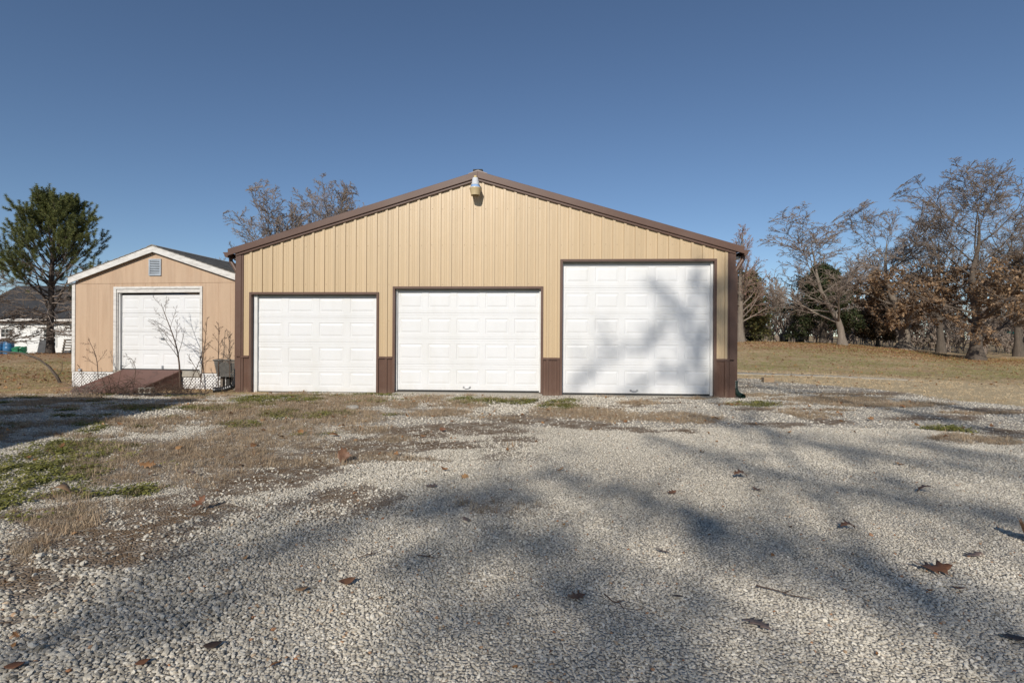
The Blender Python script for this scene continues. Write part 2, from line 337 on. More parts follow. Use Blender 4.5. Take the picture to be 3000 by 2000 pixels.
def ground_material():
    m, nt, b = new_mat('ground_cover')
    co = coords(nt, 'World')
    at = lambda n: nd(nt, 'ShaderNodeAttribute', attribute_name=n).outputs['Fac']
    # lawn
    n_big = noise(nt, co, .35, 5, .6); n_mid = noise(nt, co, 2.3, 5, .65); n_fine = noise(nt, co, 28, 3, .6)
    lawn = mixc(nt, ramp(nt, n_mid, [(.42, 0), (.60, 1)]), (.56, .41, .245), (.37, .315, .14))
    lawn = mixc(nt, ramp(nt, noise(nt, co, .9, 6, .7), [(.42, 0), (.56, .9)]), lawn, (.40, .245, .14))
    lawn = mixc(nt, ramp(nt, noise(nt, co, 1.5, 5, .7), [(.53, 0), (.63, .85)]), lawn, (.25, .265, .08))
    lawn = mixc(nt, ramp(nt, n_big, [(.42, 0), (.65, .7)]), lawn, (.60, .44, .27))
    lawn = mixc(nt, mth(nt, 'MULTIPLY', at('leaf'), ramp(nt, noise(nt, co, 6, 4, .7), [(.34, .1), (.52, 1)])), lawn, (.42, .225, .12))
    tanc = mixc(nt, ramp(nt, n_mid, [(.35, 0), (.7, 1)]), (.62, .49, .30), (.50, .38, .225))
    lawn = mixc(nt, at('tan'), lawn, tanc)
    lawn = mixc(nt, .5, lawn, ramp(nt, n_fine, [(.25, .45), (.65, 1.05)]), 'MULTIPLY')
    # gravel
    v = nd(nt, 'ShaderNodeTexVoronoi', voronoi_dimensions='2D', in_Scale=47.0); nt.links.new(co, v.inputs['Vector'])
    ve = nd(nt, 'ShaderNodeTexVoronoi', voronoi_dimensions='2D', feature='DISTANCE_TO_EDGE', in_Scale=47.0); nt.links.new(co, ve.inputs['Vector'])
    sep = nt.nodes.new('ShaderNodeSeparateColor'); nt.links.new(v.outputs['Color'], sep.inputs[0])
    stone = ramp(nt, sep.outputs[0], [(0, (.31, .275, .225)), (.45, (.59, .53, .435)), (.9, (.77, .70, .59)), (1, (.48, .36, .25))])
    crev = ramp(nt, ve.outputs['Distance'], [(0, .42), (.13, 1.0)])
    grav = mixc(nt, 1.0, stone, crev, 'MULTIPLY')
    grav = mixc(nt, ramp(nt, noise(nt, co, 1.3, 5, .6), [(.35, 0), (.7, .45)]), grav, (.52, .46, .375))
    dirtc = mixc(nt, ramp(nt, noise(nt, co, 9, 4, .65), [(.35, 0), (.65, 1)]), (.14, .088, .05), (.265, .178, .105))
    grav = mixc(nt, mth(nt, 'MULTIPLY', at('dirt'), ramp(nt, noise(nt, co, 22, 3, .6), [(.30, .15), (.52, 1)])), grav, dirtc)
    grav = mixc(nt, at('green'), grav, mixc(nt, n_fine, (.045, .05, .015), (.09, .10, .03)))
    c = mixc(nt, at('gravel'), lawn, grav)
    nt.links.new(c, b.inputs['Base Color']); b.inputs['Roughness'].default_value = .95; b.inputs['Specular IOR Level'].default_value = .15
    h = mth(nt, 'ADD', mth(nt, 'MULTIPLY', mth(nt, 'MINIMUM', ve.outputs['Distance'], .3), at('gravel')),
            mth(nt, 'MULTIPLY', n_fine, mth(nt, 'SUBTRACT', 1.0, at('gravel'))))
    h = mth(nt, 'ADD', h, mth(nt, 'MULTIPLY', sep.outputs[1], mth(nt, 'MULTIPLY', at('gravel'), .35)))
    bump(nt, h, 1.0, .02, b)
    return m
M['ground'] = ground_material()
ground = link('ground', gme, M['ground'], None, True); tag(ground, kind='structure')
ground['label'] = 'pale gravel yard giving way to brown winter lawn'

# concrete path beyond the right corner of the garage
pm = MB()
pth = [(3.5, 20.2), (8.0, 19.6), (10.4, 18.4), (12.2, 16.6)]
for i in range(len(pth)-1):
    (xa, ya), (xb, yb) = pth[i], pth[i+1]
    wa, wb = (.55, .5, .33, .12)[i], (.55, .5, .33, .12)[i+1]
    za, zb = float(ground_z(xa, ya))+.035, float(ground_z(xb, yb))+.03
    pm.add([(xa, ya-wa, za), (xb, yb-wb, zb), (xb, yb+wb, zb), (xa, ya+wa, za), (xa, ya-wa, za-.2), (xb, yb-wb, zb-.2)], [(0, 1, 2, 3), (4, 5, 1, 0)])
tag(pm.build('path', M['concrete'], fix=False), 'pale concrete path crossing the lawn beyond the garage corner', kind='structure')

# ------------------------------------------------------------------ scatter by instancing (only for stuff nobody could count)
def scatter(name, label, pts, rot, scl, idx, tint, sources, cat=None):
    coll = bpy.data.collections.new(name + '_sources')
    for o in sources: coll.objects.link(o)
    me = bpy.data.meshes.new(name); n = len(pts)
    me.vertices.add(n); me.vertices.foreach_set('co', np.asarray(pts, np.float32).ravel())
    def att(nm, typ, data, key):
        a = me.attributes.new(nm, typ, 'POINT'); a.data.foreach_set(key, np.asarray(data).ravel())
    att('rot', 'FLOAT_VECTOR', np.asarray(rot, np.float32), 'vector')
    att('scl', 'FLOAT_VECTOR', np.asarray(scl, np.float32), 'vector')
    att('idx', 'INT', np.asarray(idx, np.int32), 'value')
    att('tint', 'FLOAT', np.asarray(tint, np.float32), 'value')
    me.update()
    o = bpy.data.objects.new(name, me); COL.objects.link(o)
    ng = bpy.data.node_groups.new(name + '_nodes', 'GeometryNodeTree')
    ng.interface.new_socket('Geometry', in_out='INPUT', socket_type='NodeSocketGeometry')
    ng.interface.new_socket('Geometry', in_out='OUTPUT', socket_type='NodeSocketGeometry')
    gi = ng.nodes.new('NodeGroupInput'); go = ng.nodes.new('NodeGroupOutput')
    ip = ng.nodes.new('GeometryNodeInstanceOnPoints'); ci = ng.nodes.new('GeometryNodeCollectionInfo')
    ci.inputs['Collection'].default_value = coll; ci.inputs['Separate Children'].default_value = True; ci.inputs['Reset Children'].default_value = True
    ip.inputs['Pick Instance'].default_value = True
    def na(nm, typ):
        x = ng.nodes.new('GeometryNodeInputNamedAttribute'); x.data_type = typ; x.inputs['Name'].default_value = nm; return x.outputs[0]
    L = ng.links.new
    L(gi.outputs[0], ip.inputs['Points']); L(ci.outputs[0], ip.inputs['Instance'])
    L(na('idx', 'INT'), ip.inputs['Instance Index']); L(na('rot', 'FLOAT_VECTOR'), ip.inputs['Rotation']); L(na('scl', 'FLOAT_VECTOR'), ip.inputs['Scale'])
    L(ip.outputs[0], go.inputs[0])
    md = o.modifiers.new('scatter', 'NODES'); md.node_group = ng
    tag(o, label, cat, kind='stuff')
    return o

def src(name, verts, faces, mat, smooth=False):
    me = bpy.data.meshes.new(name); me.from_pydata([tuple(v) for v in verts], [], [tuple(f) for f in faces]); me.update()
    me.materials.append(mat)
    if smooth: me.polygons.foreach_set('use_smooth', np.ones(len(me.polygons), dtype=bool))
    return bpy.data.objects.new(name, me)

def tint_mat(name, stops, rough=.85, transl=0.0, bumpy=0):
    m, nt, b = new_mat(name)
    a = nd(nt, 'ShaderNodeAttribute', attribute_name='tint', attribute_type='INSTANCER')
    n = nt.nodes.new('ShaderNodeValToRGB'); e = n.color_ramp.elements
    while len(e) < len(stops): e.new(.5)
    for el, (p, c) in zip(e, stops): el.position = p; el.color = (*c, 1)
    nt.links.new(a.outputs['Fac'], n.inputs[0])
    c = n.outputs[0]
    if bumpy:
        nn = noise(nt, coords(nt, 'Object'), 3.0, 4, .65)
        c = mixc(nt, .5, c, ramp(nt, nn, [(.3, .72), (.7, 1.1)]), 'MULTIPLY')
    nt.links.new(c, b.inputs['Base Color']); b.inputs['Roughness'].default_value = rough; b.inputs['Specular IOR Level'].default_value = .2
    if transl:
        t = nt.nodes.new('ShaderNodeBsdfTranslucent'); nt.links.new(c, t.inputs[0])
        mx = nt.nodes.new('ShaderNodeMixShader'); mx.inputs[0].default_value = transl
        nt.links.new(b.outputs[0], mx.inputs[1]); nt.links.new(t.outputs[0], mx.inputs[2])
        nt.links.new(mx.outputs[0], nt.nodes['Material Output'].inputs[0])
    return m

rng = np.random.default_rng(7)
# --- gravel stones
M['stone'] = tint_mat('gravel_stone', [(0, (.18, .158, .125)), (.25, (.43, .385, .31)), (.6, (.65, .59, .485)), (.93, (.84, .775, .655)), (.955, (.54, .40, .26)), (1, (.38, .18, .09))], .85, bumpy=1)
stones = []
for k in range(7):
    bm = bmesh.new(); bmesh.ops.create_icosphere(bm, subdivisions=2 if k < 3 else 1, radius=.5)
    rr = np.random.default_rng(100+k)
    planes = [Vector(rr.normal(size=3)).normalized() for _ in range(7)]
    for v in bm.verts:
        for p in planes:
            d = v.co.dot(p)
            if d > .34: v.co -= p*(d-.34)*.9
        v.co *= 1 + rr.normal()*.03
        v.co.x *= 1.15; v.co.z *= .68
    me = bpy.data.meshes.new('stone_%02d' % k); bm.to_mesh(me); bm.free(); me.materials.append(M['stone'])
    stones.append(bpy.data.objects.new('stone_%02d' % k, me))

def jitter_field(x0, x1, y0, y1, cell, jit=.45):
    xs = np.arange(x0, x1, cell); ys = np.arange(y0, y1, cell*.9)
    X, Y = np.meshgrid(xs, ys); X = X + (np.arange(len(ys))[:, None] % 2)*cell*.5
    X = X + rng.uniform(-jit, jit, X.shape)*cell; Y = Y + rng.uniform(-jit, jit, Y.shape)*cell
    return X.ravel(), Y.ravel()
P_, R_, S_, I_, T_ = [], [], [], [], []
for (ya, yb, cell, smin, smax, keep) in [(1.25, 2.6, .0148, .009, .025, 1), (2.6, 4.4, .0152, .009, .022, 1), (4.4, 7.2, .0205, .013, .026, 1), (7.2, 12.4, .052, .022, .044, .9), (12.4, 18, .10, .03, .055, .8)]:
    X, Y = jitter_field(-1.0*yb-3.5, min(1.0*yb+3.5, 11), ya, yb, cell)
    k = rng.random(len(X)) < keep*sstep(4.2, .7, np.abs(X) - Y*.97)**1.5
    k &= ~((X > -6.0) & (X < 4.62) & (Y > 11.42 - .0577*X))
    X, Y = X[k], Y[k]
    m = masks(X, Y)
    cover = m['gravel']*(1 - .95*np.clip(m['dirt']*1.35, 0, 1))*(1-.95*m['green'])*(1-.5*np.clip(m['dead']*1.1, 0, 1))
    k = rng.random(len(X)) < cover
    X, Y = X[k], Y[k]; n = len(X)
    big = sstep(.2, -1.6, X + .25*(Y-2))*sstep(4.5, 2.5, Y)      # coarser stones towards the left foreground
    s = smin + (smax-smin)*rng.beta(1.5, 2.6, n)
    s = s*(1 + .45*big*rng.random(n)) * (.86 + .4*fbm(X*.9, Y*.9, 200))
    s = np.where(rng.random(n) < .006, s*1.7, s)
    pack = sstep(.36, .60, fbm(X*.55+3, Y*.35, 220) + .12*sstep(-1.5, .5, X))      # trodden, dusty stretches where stones sit deep in fines
    s = s*(1-.18*pack)
    Z = ground_z(X, Y) + s*(rng.uniform(-.05, .26, n)*(1-pack) + rng.uniform(-.26, .10, n)*pack) + .002
    P_.append(np.stack([X, Y, Z], -1)); S_.append(np.stack([s*rng.uniform(.8, 1.3, n), s*rng.uniform(.75, 1.1, n), s*rng.uniform(.7, 1.15, n)], -1))
    R_.append(np.stack([rng.normal(0, .35, n), rng.normal(0, .35, n), rng.uniform(0, 6.28, n)], -1))
    I_.append(rng.integers(0, 7, n) if yb < 3 else rng.integers(3, 7, n))
    t = np.clip(rng.normal(.525, .20-.04*pack, n) + (fbm(X*.8, Y*.8, 210)-.5)*.25 - .13*big, .02, .92)
    t = np.where(rng.random(n) < .012, rng.uniform(.94, 1, n), t)
    T_.append(t)
scatter('gravel', 'loose pale limestone gravel covering the drive', np.concatenate(P_), np.concatenate(R_), np.concatenate(S_), np.concatenate(I_), np.concatenate(T_), stones)

# --- dead grass, clover, lawn grass
def tuft(name, nb, h, spread, w, lean, mat, seed):
    r = np.random.default_rng(seed); vs, fs = [], []
    for i in range(nb):
        a = r.uniform(0, 6.28); q = abs(r.normal(0, spread)); bx, by = q*math.cos(a), q*math.sin(a)
        hh = h*r.uniform(.4, 1.1); da = r.uniform(0, 6.28); le = hh*abs(r.normal(0, lean))
        tx, ty = bx+le*math.cos(da), by+le*math.sin(da); sx, sy = -math.sin(da+1.57*r.random())*w, math.cos(da)*w
        mx, my = bx+(tx-bx)*.35, by+(ty-by)*.35
        n = len(vs); hz = hh*max(.25, 1-.35*lean)
        vs += [(bx-sx, by-sy, -.004), (bx+sx, by+sy, -.004), (mx+sx*.8, my+sy*.8, hz*.6), (mx-sx*.8, my-sy*.8, hz*.6), (tx, ty, hz)]
        fs += [(n, n+1, n+2, n+3), (n+3, n+2, n+4)]
    return src(name, vs, fs, mat)
M['dead_blade'] = tint_mat('dead_grass_blade', [(0, (.20, .15, .105)), (.35, (.38, .29, .195)), (.7, (.54, .42, .285)), (1, (.36, .21, .115))], .8, .25)
M['green_blade'] = tint_mat('clover_leaf', [(0, (.13, .13, .035)), (.5, (.26, .255, .065)), (1, (.38, .34, .12))], .6, .25)
def spots(n, xr, yr, key, thr=.25):
    X = rng.uniform(*xr, n); Y = rng.uniform(*yr, n); m = masks(X, Y)
    k = (rng.random(n) < np.clip((m[key]-thr)/(1-thr), 0, 1)) & (np.abs(X) < Y*1.0+1.2) & ~((X > -6.05) & (X < 4.65) & (Y > 11.36 - .0577*X))
    return X[k], Y[k]
tufts = [tuft('dead_tuft_%d' % k, 16, [.042, .075, .055, .04][k], .032, .0013, [.8, .55, 1.5, 1.2][k], M['dead_blade'], 300+k) for k in range(4)]
X, Y = spots(150000, (-12, 9.5), (2.2, 12.3), 'dead', .2)
n = len(X); Z = ground_z(X, Y)
sc = rng.uniform(.6, 1.25, n)*(.7+.6*fbm(X*1.2, Y*1.2, 77))
scatter('dead_grass', 'matted dry brown grass growing through the gravel', np.stack([X, Y, Z], -1), np.stack([rng.normal(0, .15, n), rng.normal(0, .15, n), rng.uniform(0, 6.28, n)], -1),
        np.stack([sc, sc, sc*rng.uniform(.6, 1.2, n)], -1), rng.integers(0, 4, n), np.clip(rng.normal(.5, .2, n), 0, .92) + (rng.random(n) < .04)*.08, tufts)
def clover(name, seed, mat):
    r = np.random.default_rng(seed); vs, fs = [], []
    for i in range(11):
        x, y, z = r.normal(0, .028), r.normal(0, .028), r.uniform(.004, .026); s = r.uniform(.006, .012)
        t = Vector((r.normal(0, .35), r.normal(0, .35), 1)).normalized(); a = t.orthogonal().normalized(); a.rotate(Quaternion(t, r.uniform(0, 6.28))); b = t.cross(a)
        c = Vector((x, y, z)); n = len(vs)
        vs += [c-a*s, c-b*s*.8, c+a*s, c+b*s*.8]; fs.append((n, n+1, n+2, n+3))
    return src(name, vs, fs, mat)
clovers = [clover('clover_%d' % k, 400+k, M['green_blade']) for k in range(4)]
X, Y = spots(120000, (-11, 7.5), (2.4, 12.3), 'green', .12)
n = len(X); Z = ground_z(X, Y); sc = rng.uniform(.8, 1.6, n)
scatter('clover', 'low green clover and moss in patches on the gravel', np.stack([X, Y, Z], -1), np.stack([0*X, 0*X, rng.uniform(0, 6.28, n)], -1), np.stack([sc, sc, sc], -1),
        rng.integers(0, 4, n), np.clip(rng.normal(.40, .25, n), 0, 1), clovers)
M['lawn_blade'] = tint_mat('lawn_grass_blade', [(0, (.27, .28, .095)), (.25, (.40, .335, .16)), (.5, (.54, .405, .235)), (.75, (.62, .47, .29)), (1, (.70, .55, .35))], .8, .2)
lawn_tufts = [tuft('lawn_tuft_%d' % k, 14, .05, .06, .003, .9, M['lawn_blade'], 500+k) for k in range(3)]
X = np.concatenate([rng.uniform(4.5, 42, 60000), rng.uniform(-22, -5.5, 16000)]); Y = np.concatenate([rng.uniform(9, 46, 60000), rng.uniform(11, 26, 16000)])
m = masks(X, Y); k = (rng.random(len(X)) > m['gravel']*1.2) & (np.abs(X) < Y*1.0+1.5) & (rng.random(len(X)) < np.clip(22/Y, .25, 1))
k &= ~((X > -10.5) & (X < -5.8) & (Y > 12.2))
X, Y, tn = X[k], Y[k], m['tan'][k]; n = len(X); sc = rng.uniform(.5, 1.1, n)*(1+Y/60)
patch = fbm(X*.35, Y*.35, 600)
scatter('lawn_grass', 'short winter lawn, part brown and part green', np.stack([X, Y, ground_z(X, Y)-.003], -1), np.stack([rng.normal(0, .2, n), rng.normal(0, .2, n), rng.uniform(0, 6.28, n)], -1),
        np.stack([sc, sc, sc*.8], -1), rng.integers(0, 3, n), np.clip(rng.normal(.20, .2, n) + 1.5*(patch-.5) + .6*tn, 0, 1), lawn_tufts)

# --- leaf litter too small and too many to count
def leaf_outline(kind, s, r):
    """outline in the leaf plane, stalk at origin, tip along +x"""
    if kind == 'oak':
        t = [(0, .03), (.12, .10), (.2, .28), (.27, .12), (.38, .17), (.47, .44), (.54, .16), (.64, .16), (.74, .34), (.8, .12), (.9, .10), (1.0, 0)]
    elif kind == 'sycamore':
        t = [(0, .02), (-.06, .30), (.10, .36), (.16, .62), (.34, .48), (.52, .58), (.58, .34), (.74, .26), (.80, .12), (1.0, 0)]
    else:
        t = [(0, .02), (.15, .17), (.35, .27), (.55, .28), (.75, .19), (.9, .08), (1.0, 0)]
    up = [(x*s, y*s*(1+r.normal()*.08)) for x, y in t]; dn = [(x*s, -y*s*(1+r.normal()*.08)) for x, y in t[-2::-1]]
    return up + dn
def leaf_mesh(name, kind, s, curl, fold, twist, mat, seed, stalk=True, thick=.0012):
    r = np.random.default_rng(seed); ol = leaf_outline(kind, s, r); n = len(ol)
    def bend(x, y):
        q = x/s-.45; z = curl*s*q*q*1.6 + fold*abs(y)*(1.0 + .5*q) + twist*y*q*2
        return (x - abs(curl)*s*.25*q*abs(q), y*(1-.35*abs(fold)), z)
    mid = [(x, 0.0) for x, y in ol[:n//2+1]]
    top = [bend(*p) for p in ol]; md = [bend(*p) for p in mid]
    vs = list(top) + list(md); fs = []
    m0 = n; h = n//2
    for i in range(h):
        j = i+1
        fs.append((i, j, m0+j, m0+i) if j < h else (i, j, m0+i))
        a, b = n-1-i, n-1-j
        fs.append((m0+i, m0+j, b, a) if j < h else (m0+i, h, a))
    if stalk:
        k = len(vs); vs += [(0, -.006*s, 0), (0, .006*s, 0), (-.28*s, .008*s, .03*s), (-.28*s, -.004*s, .03*s)]; fs.append((k, k+1, k+2, k+3))
    z0 = min(v[2] for v in vs); vs = [(x, y, z-z0) for x, y, z in vs]
    me = bpy.data.meshes.new(name); me.from_pydata(vs, [], fs); me.validate(); me.update()
    if mat: me.materials.append(mat)
    return me
M['litter'] = tint_mat('leaf_litter', [(0, (.11, .055, .028)), (.4, (.27, .135, .06)), (.75, (.42, .23, .10)), (1, (.54, .35, .19))], .7, .15)
lit = [bpy.data.objects.new('litter_%d' % k, leaf_mesh('litter_%d' % k, ['oak', 'plain', 'sycamore', 'plain'][k], .1, [.5, -.3, .4, .9][k], [.3, .2, -.2, .6][k], .1, M['litter'], 700+k, False)) for k in range(4)]
X = np.concatenate([rng.uniform(5, 42, 40000), rng.uniform(-32, -9, 9000), rng.uniform(-9, 8.5, 1400), rng.uniform(-2.6, 3.6, 420), rng.uniform(-7.5, -5.2, 60)])
Y = np.concatenate([rng.uniform(14, 47, 40000), rng.uniform(11.2, 36, 9000), rng.uniform(4.5, 12, 1400), rng.uniform(1.5, 4.5, 420), rng.uniform(11, 12.3, 60)])
m = masks(X, Y); nr = len(X)
pr = np.where((Y > 12.5) | (X < -9), .085 + m['leaf']*.95, np.where(Y < 4.5, .3, .10 + .5*m['dead'] + .15*m['green']))
k = (rng.random(nr) < pr*np.where(m['gravel'] > .5, 1, 1)) & (np.abs(X) < Y*1.0+.6) & ~((X > -6.1) & (X < 4.7) & (Y > 11.3-.0577*X)) & ~((X > -10.5) & (X < -5.9) & (Y > 12.2))
X, Y = X[k], Y[k]; n = len(X)
near = Y < 4.5
s = np.where(near, rng.uniform(.12, .34, n), np.where(Y < 12, rng.uniform(.35, .95, n), rng.uniform(.6, 1.15, n)))
scatter('leaf_litter', 'small scraps of brown leaf scattered over gravel and lawn', np.stack([X, Y, ground_z(X, Y)+np.where(near, .008, .012)], -1),
        np.stack([rng.normal(0, .35, n), rng.normal(0, .35, n), rng.uniform(0, 6.28, n)], -1), np.stack([s, s, s], -1), rng.integers(0, 4, n), np.clip(rng.normal(.5, .22, n), 0, 1), lit)

# ------------------------------------------------------------------ metal garage
G = empty('metal_garage', (0, 11.44, 0), -R(3.3))
tag(G, 'tan ribbed metal garage with brown trim and three white overhead doors', 'garage')
UL, UR, UP = -5.97, 4.575, -.735           # left corner, right corner, ridge (along the front)
EAVE, PEAK = 2.985, 4.545                  # wall height at corners and ridge, under the rake trim
DEPTH = 13.0
def wall_top(u):
    return EAVE + (PEAK-EAVE)*(1 - abs(u-UP)/((UP-UL) if u < UP else (UR-UP)))
#        left    right   bottom  top    columns, section heights, door bottom
DOORS = [(-5.64, -2.89, -.02, 2.115, 4, [.533]*4, .0),
         (-2.50, .605, .055, 2.235, 5, [.545]*4, .065),
         (1.05, 4.165, .02, 2.80, 5, [.585, .54, .54, .54, .55], .035)]
PITCH = .2286
RIB = [(-.034, 0), (-.024, -.024), (.024, -.024), (.0265, 0), (.083, 0), (.088, -.004), (.101, -.004), (.106, 0), (.122, 0), (.127, -.004), (.140, -.004), (.145, 0), (PITCH-.034, 0)]
WAINZ = .775
def panel_piece(x0, xa, xb, zlo, top, zhi=None):
    """part of a ribbed sheet whose profile starts at x0, cut to xa..xb, from zlo to the sloping top or zhi"""
    pts = []
    prof = [(x0+p[0], p[1]) for p in RIB]
    def yat(x):
        for (p, q) in zip(prof, prof[1:]):
            if p[0] <= x <= q[0]: return p[1] + (q[1]-p[1])*(x-p[0])/max(1e-6, q[0]-p[0])
        return 0.0
    xs = [xa] + [p[0] for p in prof if xa+.003 < p[0] < xb-.003] + [xb]
    if top and xa < UP < xb: xs = sorted(xs + [UP])
    mb = MB(); n = len(xs)
    lo = [(x, yat(x), zlo) for x in xs]; hi = [(x, yat(x), (wall_top(x)+.05) if zhi is None else zhi) for x in xs]
    mb.add(lo+hi, [(i, i+1, n+i+1, n+i) for i in range(n-1)])
    return mb
def sheet_cols():
    k = 0; x0 = -5.655 - PITCH*2
    while x0 < UR:
        a, b = max(UL+.135, x0-.034), min(UR-.135, x0+PITCH-.034)
        if b - a > .01: yield x0, a, b
        x0 += PITCH
for x0, a, b in sheet_cols():
    cuts = sorted({a, b} | {e for d in DOORS for e in (d[0]-.045, d[1]+.045) if a < e < b})
    for xa, xb in zip(cuts, cuts[1:]):
        if xb - xa < .012: continue
        mid = (xa+xb)/2; dd = [d for d in DOORS if d[0]-.045 < mid < d[1]+.045]
        if dd:
            panel_piece(x0, xa, xb, dd[0][3]+.03, True).build('wall_panel', M['tan_metal'], G, fix=False)
        else:
            panel_piece(x0, xa, xb, WAINZ+.012, True).build('wall_panel', M['tan_metal'], G, fix=False)
            panel_piece(x0, xa, xb, -.06, False, WAINZ-.018).build('wainscot_panel', M['brown_metal'], G, fix=False)
# wainscot cap strips
for xa, xb in [(UL+.02, -5.69), (-2.845, -2.55), (.65, 1.005), (4.21, UR-.02)]:
    MB().prism([(-.034, WAINZ-.03), (-.034, WAINZ+.004), (-.022, WAINZ+.016), (.0, WAINZ+.016), (.0, WAINZ-.03)], 'x', xa, xb).build('wainscot_cap', M['brown_trim'], G)
# corner trims (two stepped faces)
for sgn, uc in ((1, UL), (-1, UR)):
    p = [(uc-.012*sgn, -.034), (uc+.105*sgn, -.034), (uc+.112*sgn, -.020), (uc+.150*sgn, -.020), (uc+.150*sgn, .004), (uc+.02*sgn, .004), (uc+.02*sgn, .12), (uc-.012*sgn, .12)]
    MB().prism(p, 'z', -.07, EAVE+.06).build('corner_trim', M['brown_trim'], G)
M['screw'] = plain('screw', (.40, .29, .17), .5, .2, 8)
# screw heads on the girt lines, too small to pick apart
mb = MB()
for z in (3.92, 3.15, 2.33, 1.55):
    for x0, a, b in sheet_cols():
        for off in (.058,):
            u = x0+off + rng.normal()*.006; zz = z + rng.normal()*.006
            if u < UL+.2 or u > UR-.2 or zz > wall_top(u)-.12 or any(d[0]-.06 < u < d[1]+.06 and zz < d[3]+.05 for d in DOORS): continue
            mb.lathe([(.0, .0), (.009, .0), (.009, .004), (.0, .006)], (0, 0, 0), 6)
            for i in range(len(mb.v)-24, len(mb.v)): x, y, zq = mb.v[i]; mb.v[i] = (u+x, -zq-.0005, zz+y)
o = mb.build('screw_heads', M['screw'], G, fix=False); o['kind'] = 'stuff'
# side and back walls, gable back
mb = MB()
mb.box(UL, UL+.03, .125, DEPTH, -.1, EAVE+.03); mb.box(UR-.03, UR, .125, DEPTH, -.1, EAVE+.03)
mb.prism([(UL+.03, -.1), (UR-.03, -.1), (UR-.03, EAVE), (UP, PEAK), (UL+.03, EAVE)], 'y', DEPTH-.05, DEPTH-.02)
mb.build('side_wall', M['tan_metal'], G)
# roof sheets, overhanging, with ridge cap
SL = (PEAK-EAVE)/(UP-UL); SR = (PEAK-EAVE)/(UR-UP)
RZ = PEAK+.105
OUT = .165
for nm, ue, s in (('left', UL-OUT, SL), ('right', UR+OUT, SR)):
    ze = RZ - abs(UP-ue)*s
    mb = MB(); t = .02
    nrib = 1
    mb.prism([(ue, ze-t), (UP, RZ-t), (UP, RZ), (ue, ze)], 'y', -.055, DEPTH+.05)
    for j in range(57):
        y = -.03 + j*PITCH
        mb.prism([(ue, ze), (UP, RZ), (UP, RZ+.018), (ue, ze+.018)], 'y', y, y+.04)
    mb.build('roof_sheet', M['roof_metal'], G)
    # rake trim: fascia with drip return, then lower closure strip on the wall
    def along(off0, off1, y0, y1, ua=ue, ub=UP):
        return [(ua, RZ+off0-abs(UP-ua)*s), (ub, RZ+off0), (ub, RZ+off1), (ua, RZ+off1-abs(UP-ua)*s)]
    m2 = MB()
    m2.prism(along(-.098, .034, 0, 0), 'y', -.085, -.060)
    m2.prism(along(.030, .040, 0, 0), 'y', -.084, .05)
    m2.prism(along(-.104, -.098, 0, 0), 'y', -.085, -.070)
    m2.build('rake_trim', M['brown_trim'], G, bevel=.003)
    uw = UL if ue < UP else UR
    m3 = MB(); m3.prism(along(-.150, -.098, 0, 0, uw, UP), 'y', -.056, -.001); m3.build('rake_closure', M['brown_trim'], G)
    m4 = MB(); m4.prism(along(-.098, -.086, 0, 0, ue, UP), 'y', -.059, -.057); m4.build('soffit_strip', M['brown_metal'], G)
m = MB()
m.prism([(UP-.20, RZ+.028-.20*SL), (UP, RZ+.040), (UP+.20, RZ+.028-.20*SR), (UP+.20, RZ+.060-.20*SR), (UP, RZ+.075), (UP-.20, RZ+.060-.20*SL)], 'y', -.055, DEPTH+.05)
m.build('ridge_cap', M['roof_metal'], G)
m = MB(); m.prism([(UP-.10, RZ+.076-.10*SL), (UP, RZ+.076), (UP+.10, RZ+.076-.10*SR), (UP+.10, RZ+.084), (UP-.10, RZ+.084)], 'y', -.06, DEPTH)
m.build('ridge_closure', M['rubber'], G)
# gutters, eave beams and downspouts
for sgn, uc, s in ((-1, UL, SL), (1, UR, SR)):
    ue = uc + sgn*OUT; ze = RZ - abs(UP-ue)*s - .03
    prof = [(0, 0), (0, -.105), (.055, -.105), (.075, -.07), (.078, -.045), (.105, -.012), (.105, 0), (.096, 0), (.096, -.012), (.070, -.045), (.066, -.068), (.05, -.096), (.008, -.096), (.008, 0)]
    MB().prism([(ue+sgn*p[0]*1.0, ze+p[1]) for p in prof], 'y', -.075, DEPTH).build('gutter', M['brown_trim'], G)
    MB().prism([(ue+sgn*p[0], ze+p[1]) for p in [(0, 0), (0, -.105), (.055, -.105), (.075, -.07), (.078, -.045), (.105, -.012), (.105, 0)]], 'y', -.082, -.076).build('gutter_end_cap', M['brown_trim'], G)
    MB().box(min(uc, ue), max(uc, ue), .16, DEPTH, ze-.14, ze-.095).build('eave_board', M['stop_white'], G)
    # downspout: outlet, two elbows to the wall, long pipe
    d = MB(); q = ue + sgn*.035
    d.tube([(q, .10, ze-.10), (q, .10, ze-.17), (q-sgn*.03, .10, ze-.21), (uc+sgn*.075, .10, ze-.37), (uc+sgn*.05, .10, ze-.41), (uc+sgn*.05, .10, ze-.5)], .042, 10)
    d.build('downspout_elbow', M['brown_trim'], G, smooth=False)
    MB().box(min(uc+sgn*.012, uc+sgn*.085), max(uc+sgn*.012, uc+sgn*.085), .06, .135, .12 if sgn < 0 else .22, ze-.46).build('downspout', M['brown_trim'], G, bevel=.006)
# floor slab edge under the doors
MB().prism([(-.055, -.3), (-.055, .012), (-.03, .03), (.25, .05), (.25, -.3)], 'x', -2.53, .64).build('door_threshold', M['concrete'], G)
MB().prism([(-.045, -.3), (-.045, -.04), (-.03, -.022), (.25, -.012), (.25, -.3)], 'x', -5.68, -2.86).build('door_threshold', M['concrete'], G)
MB().prism([(-.045, -.3), (-.045, -.01), (-.03, .008), (.25, .02), (.25, -.3)], 'x', 1.02, 4.19).build('door_threshold', M['concrete'], G)

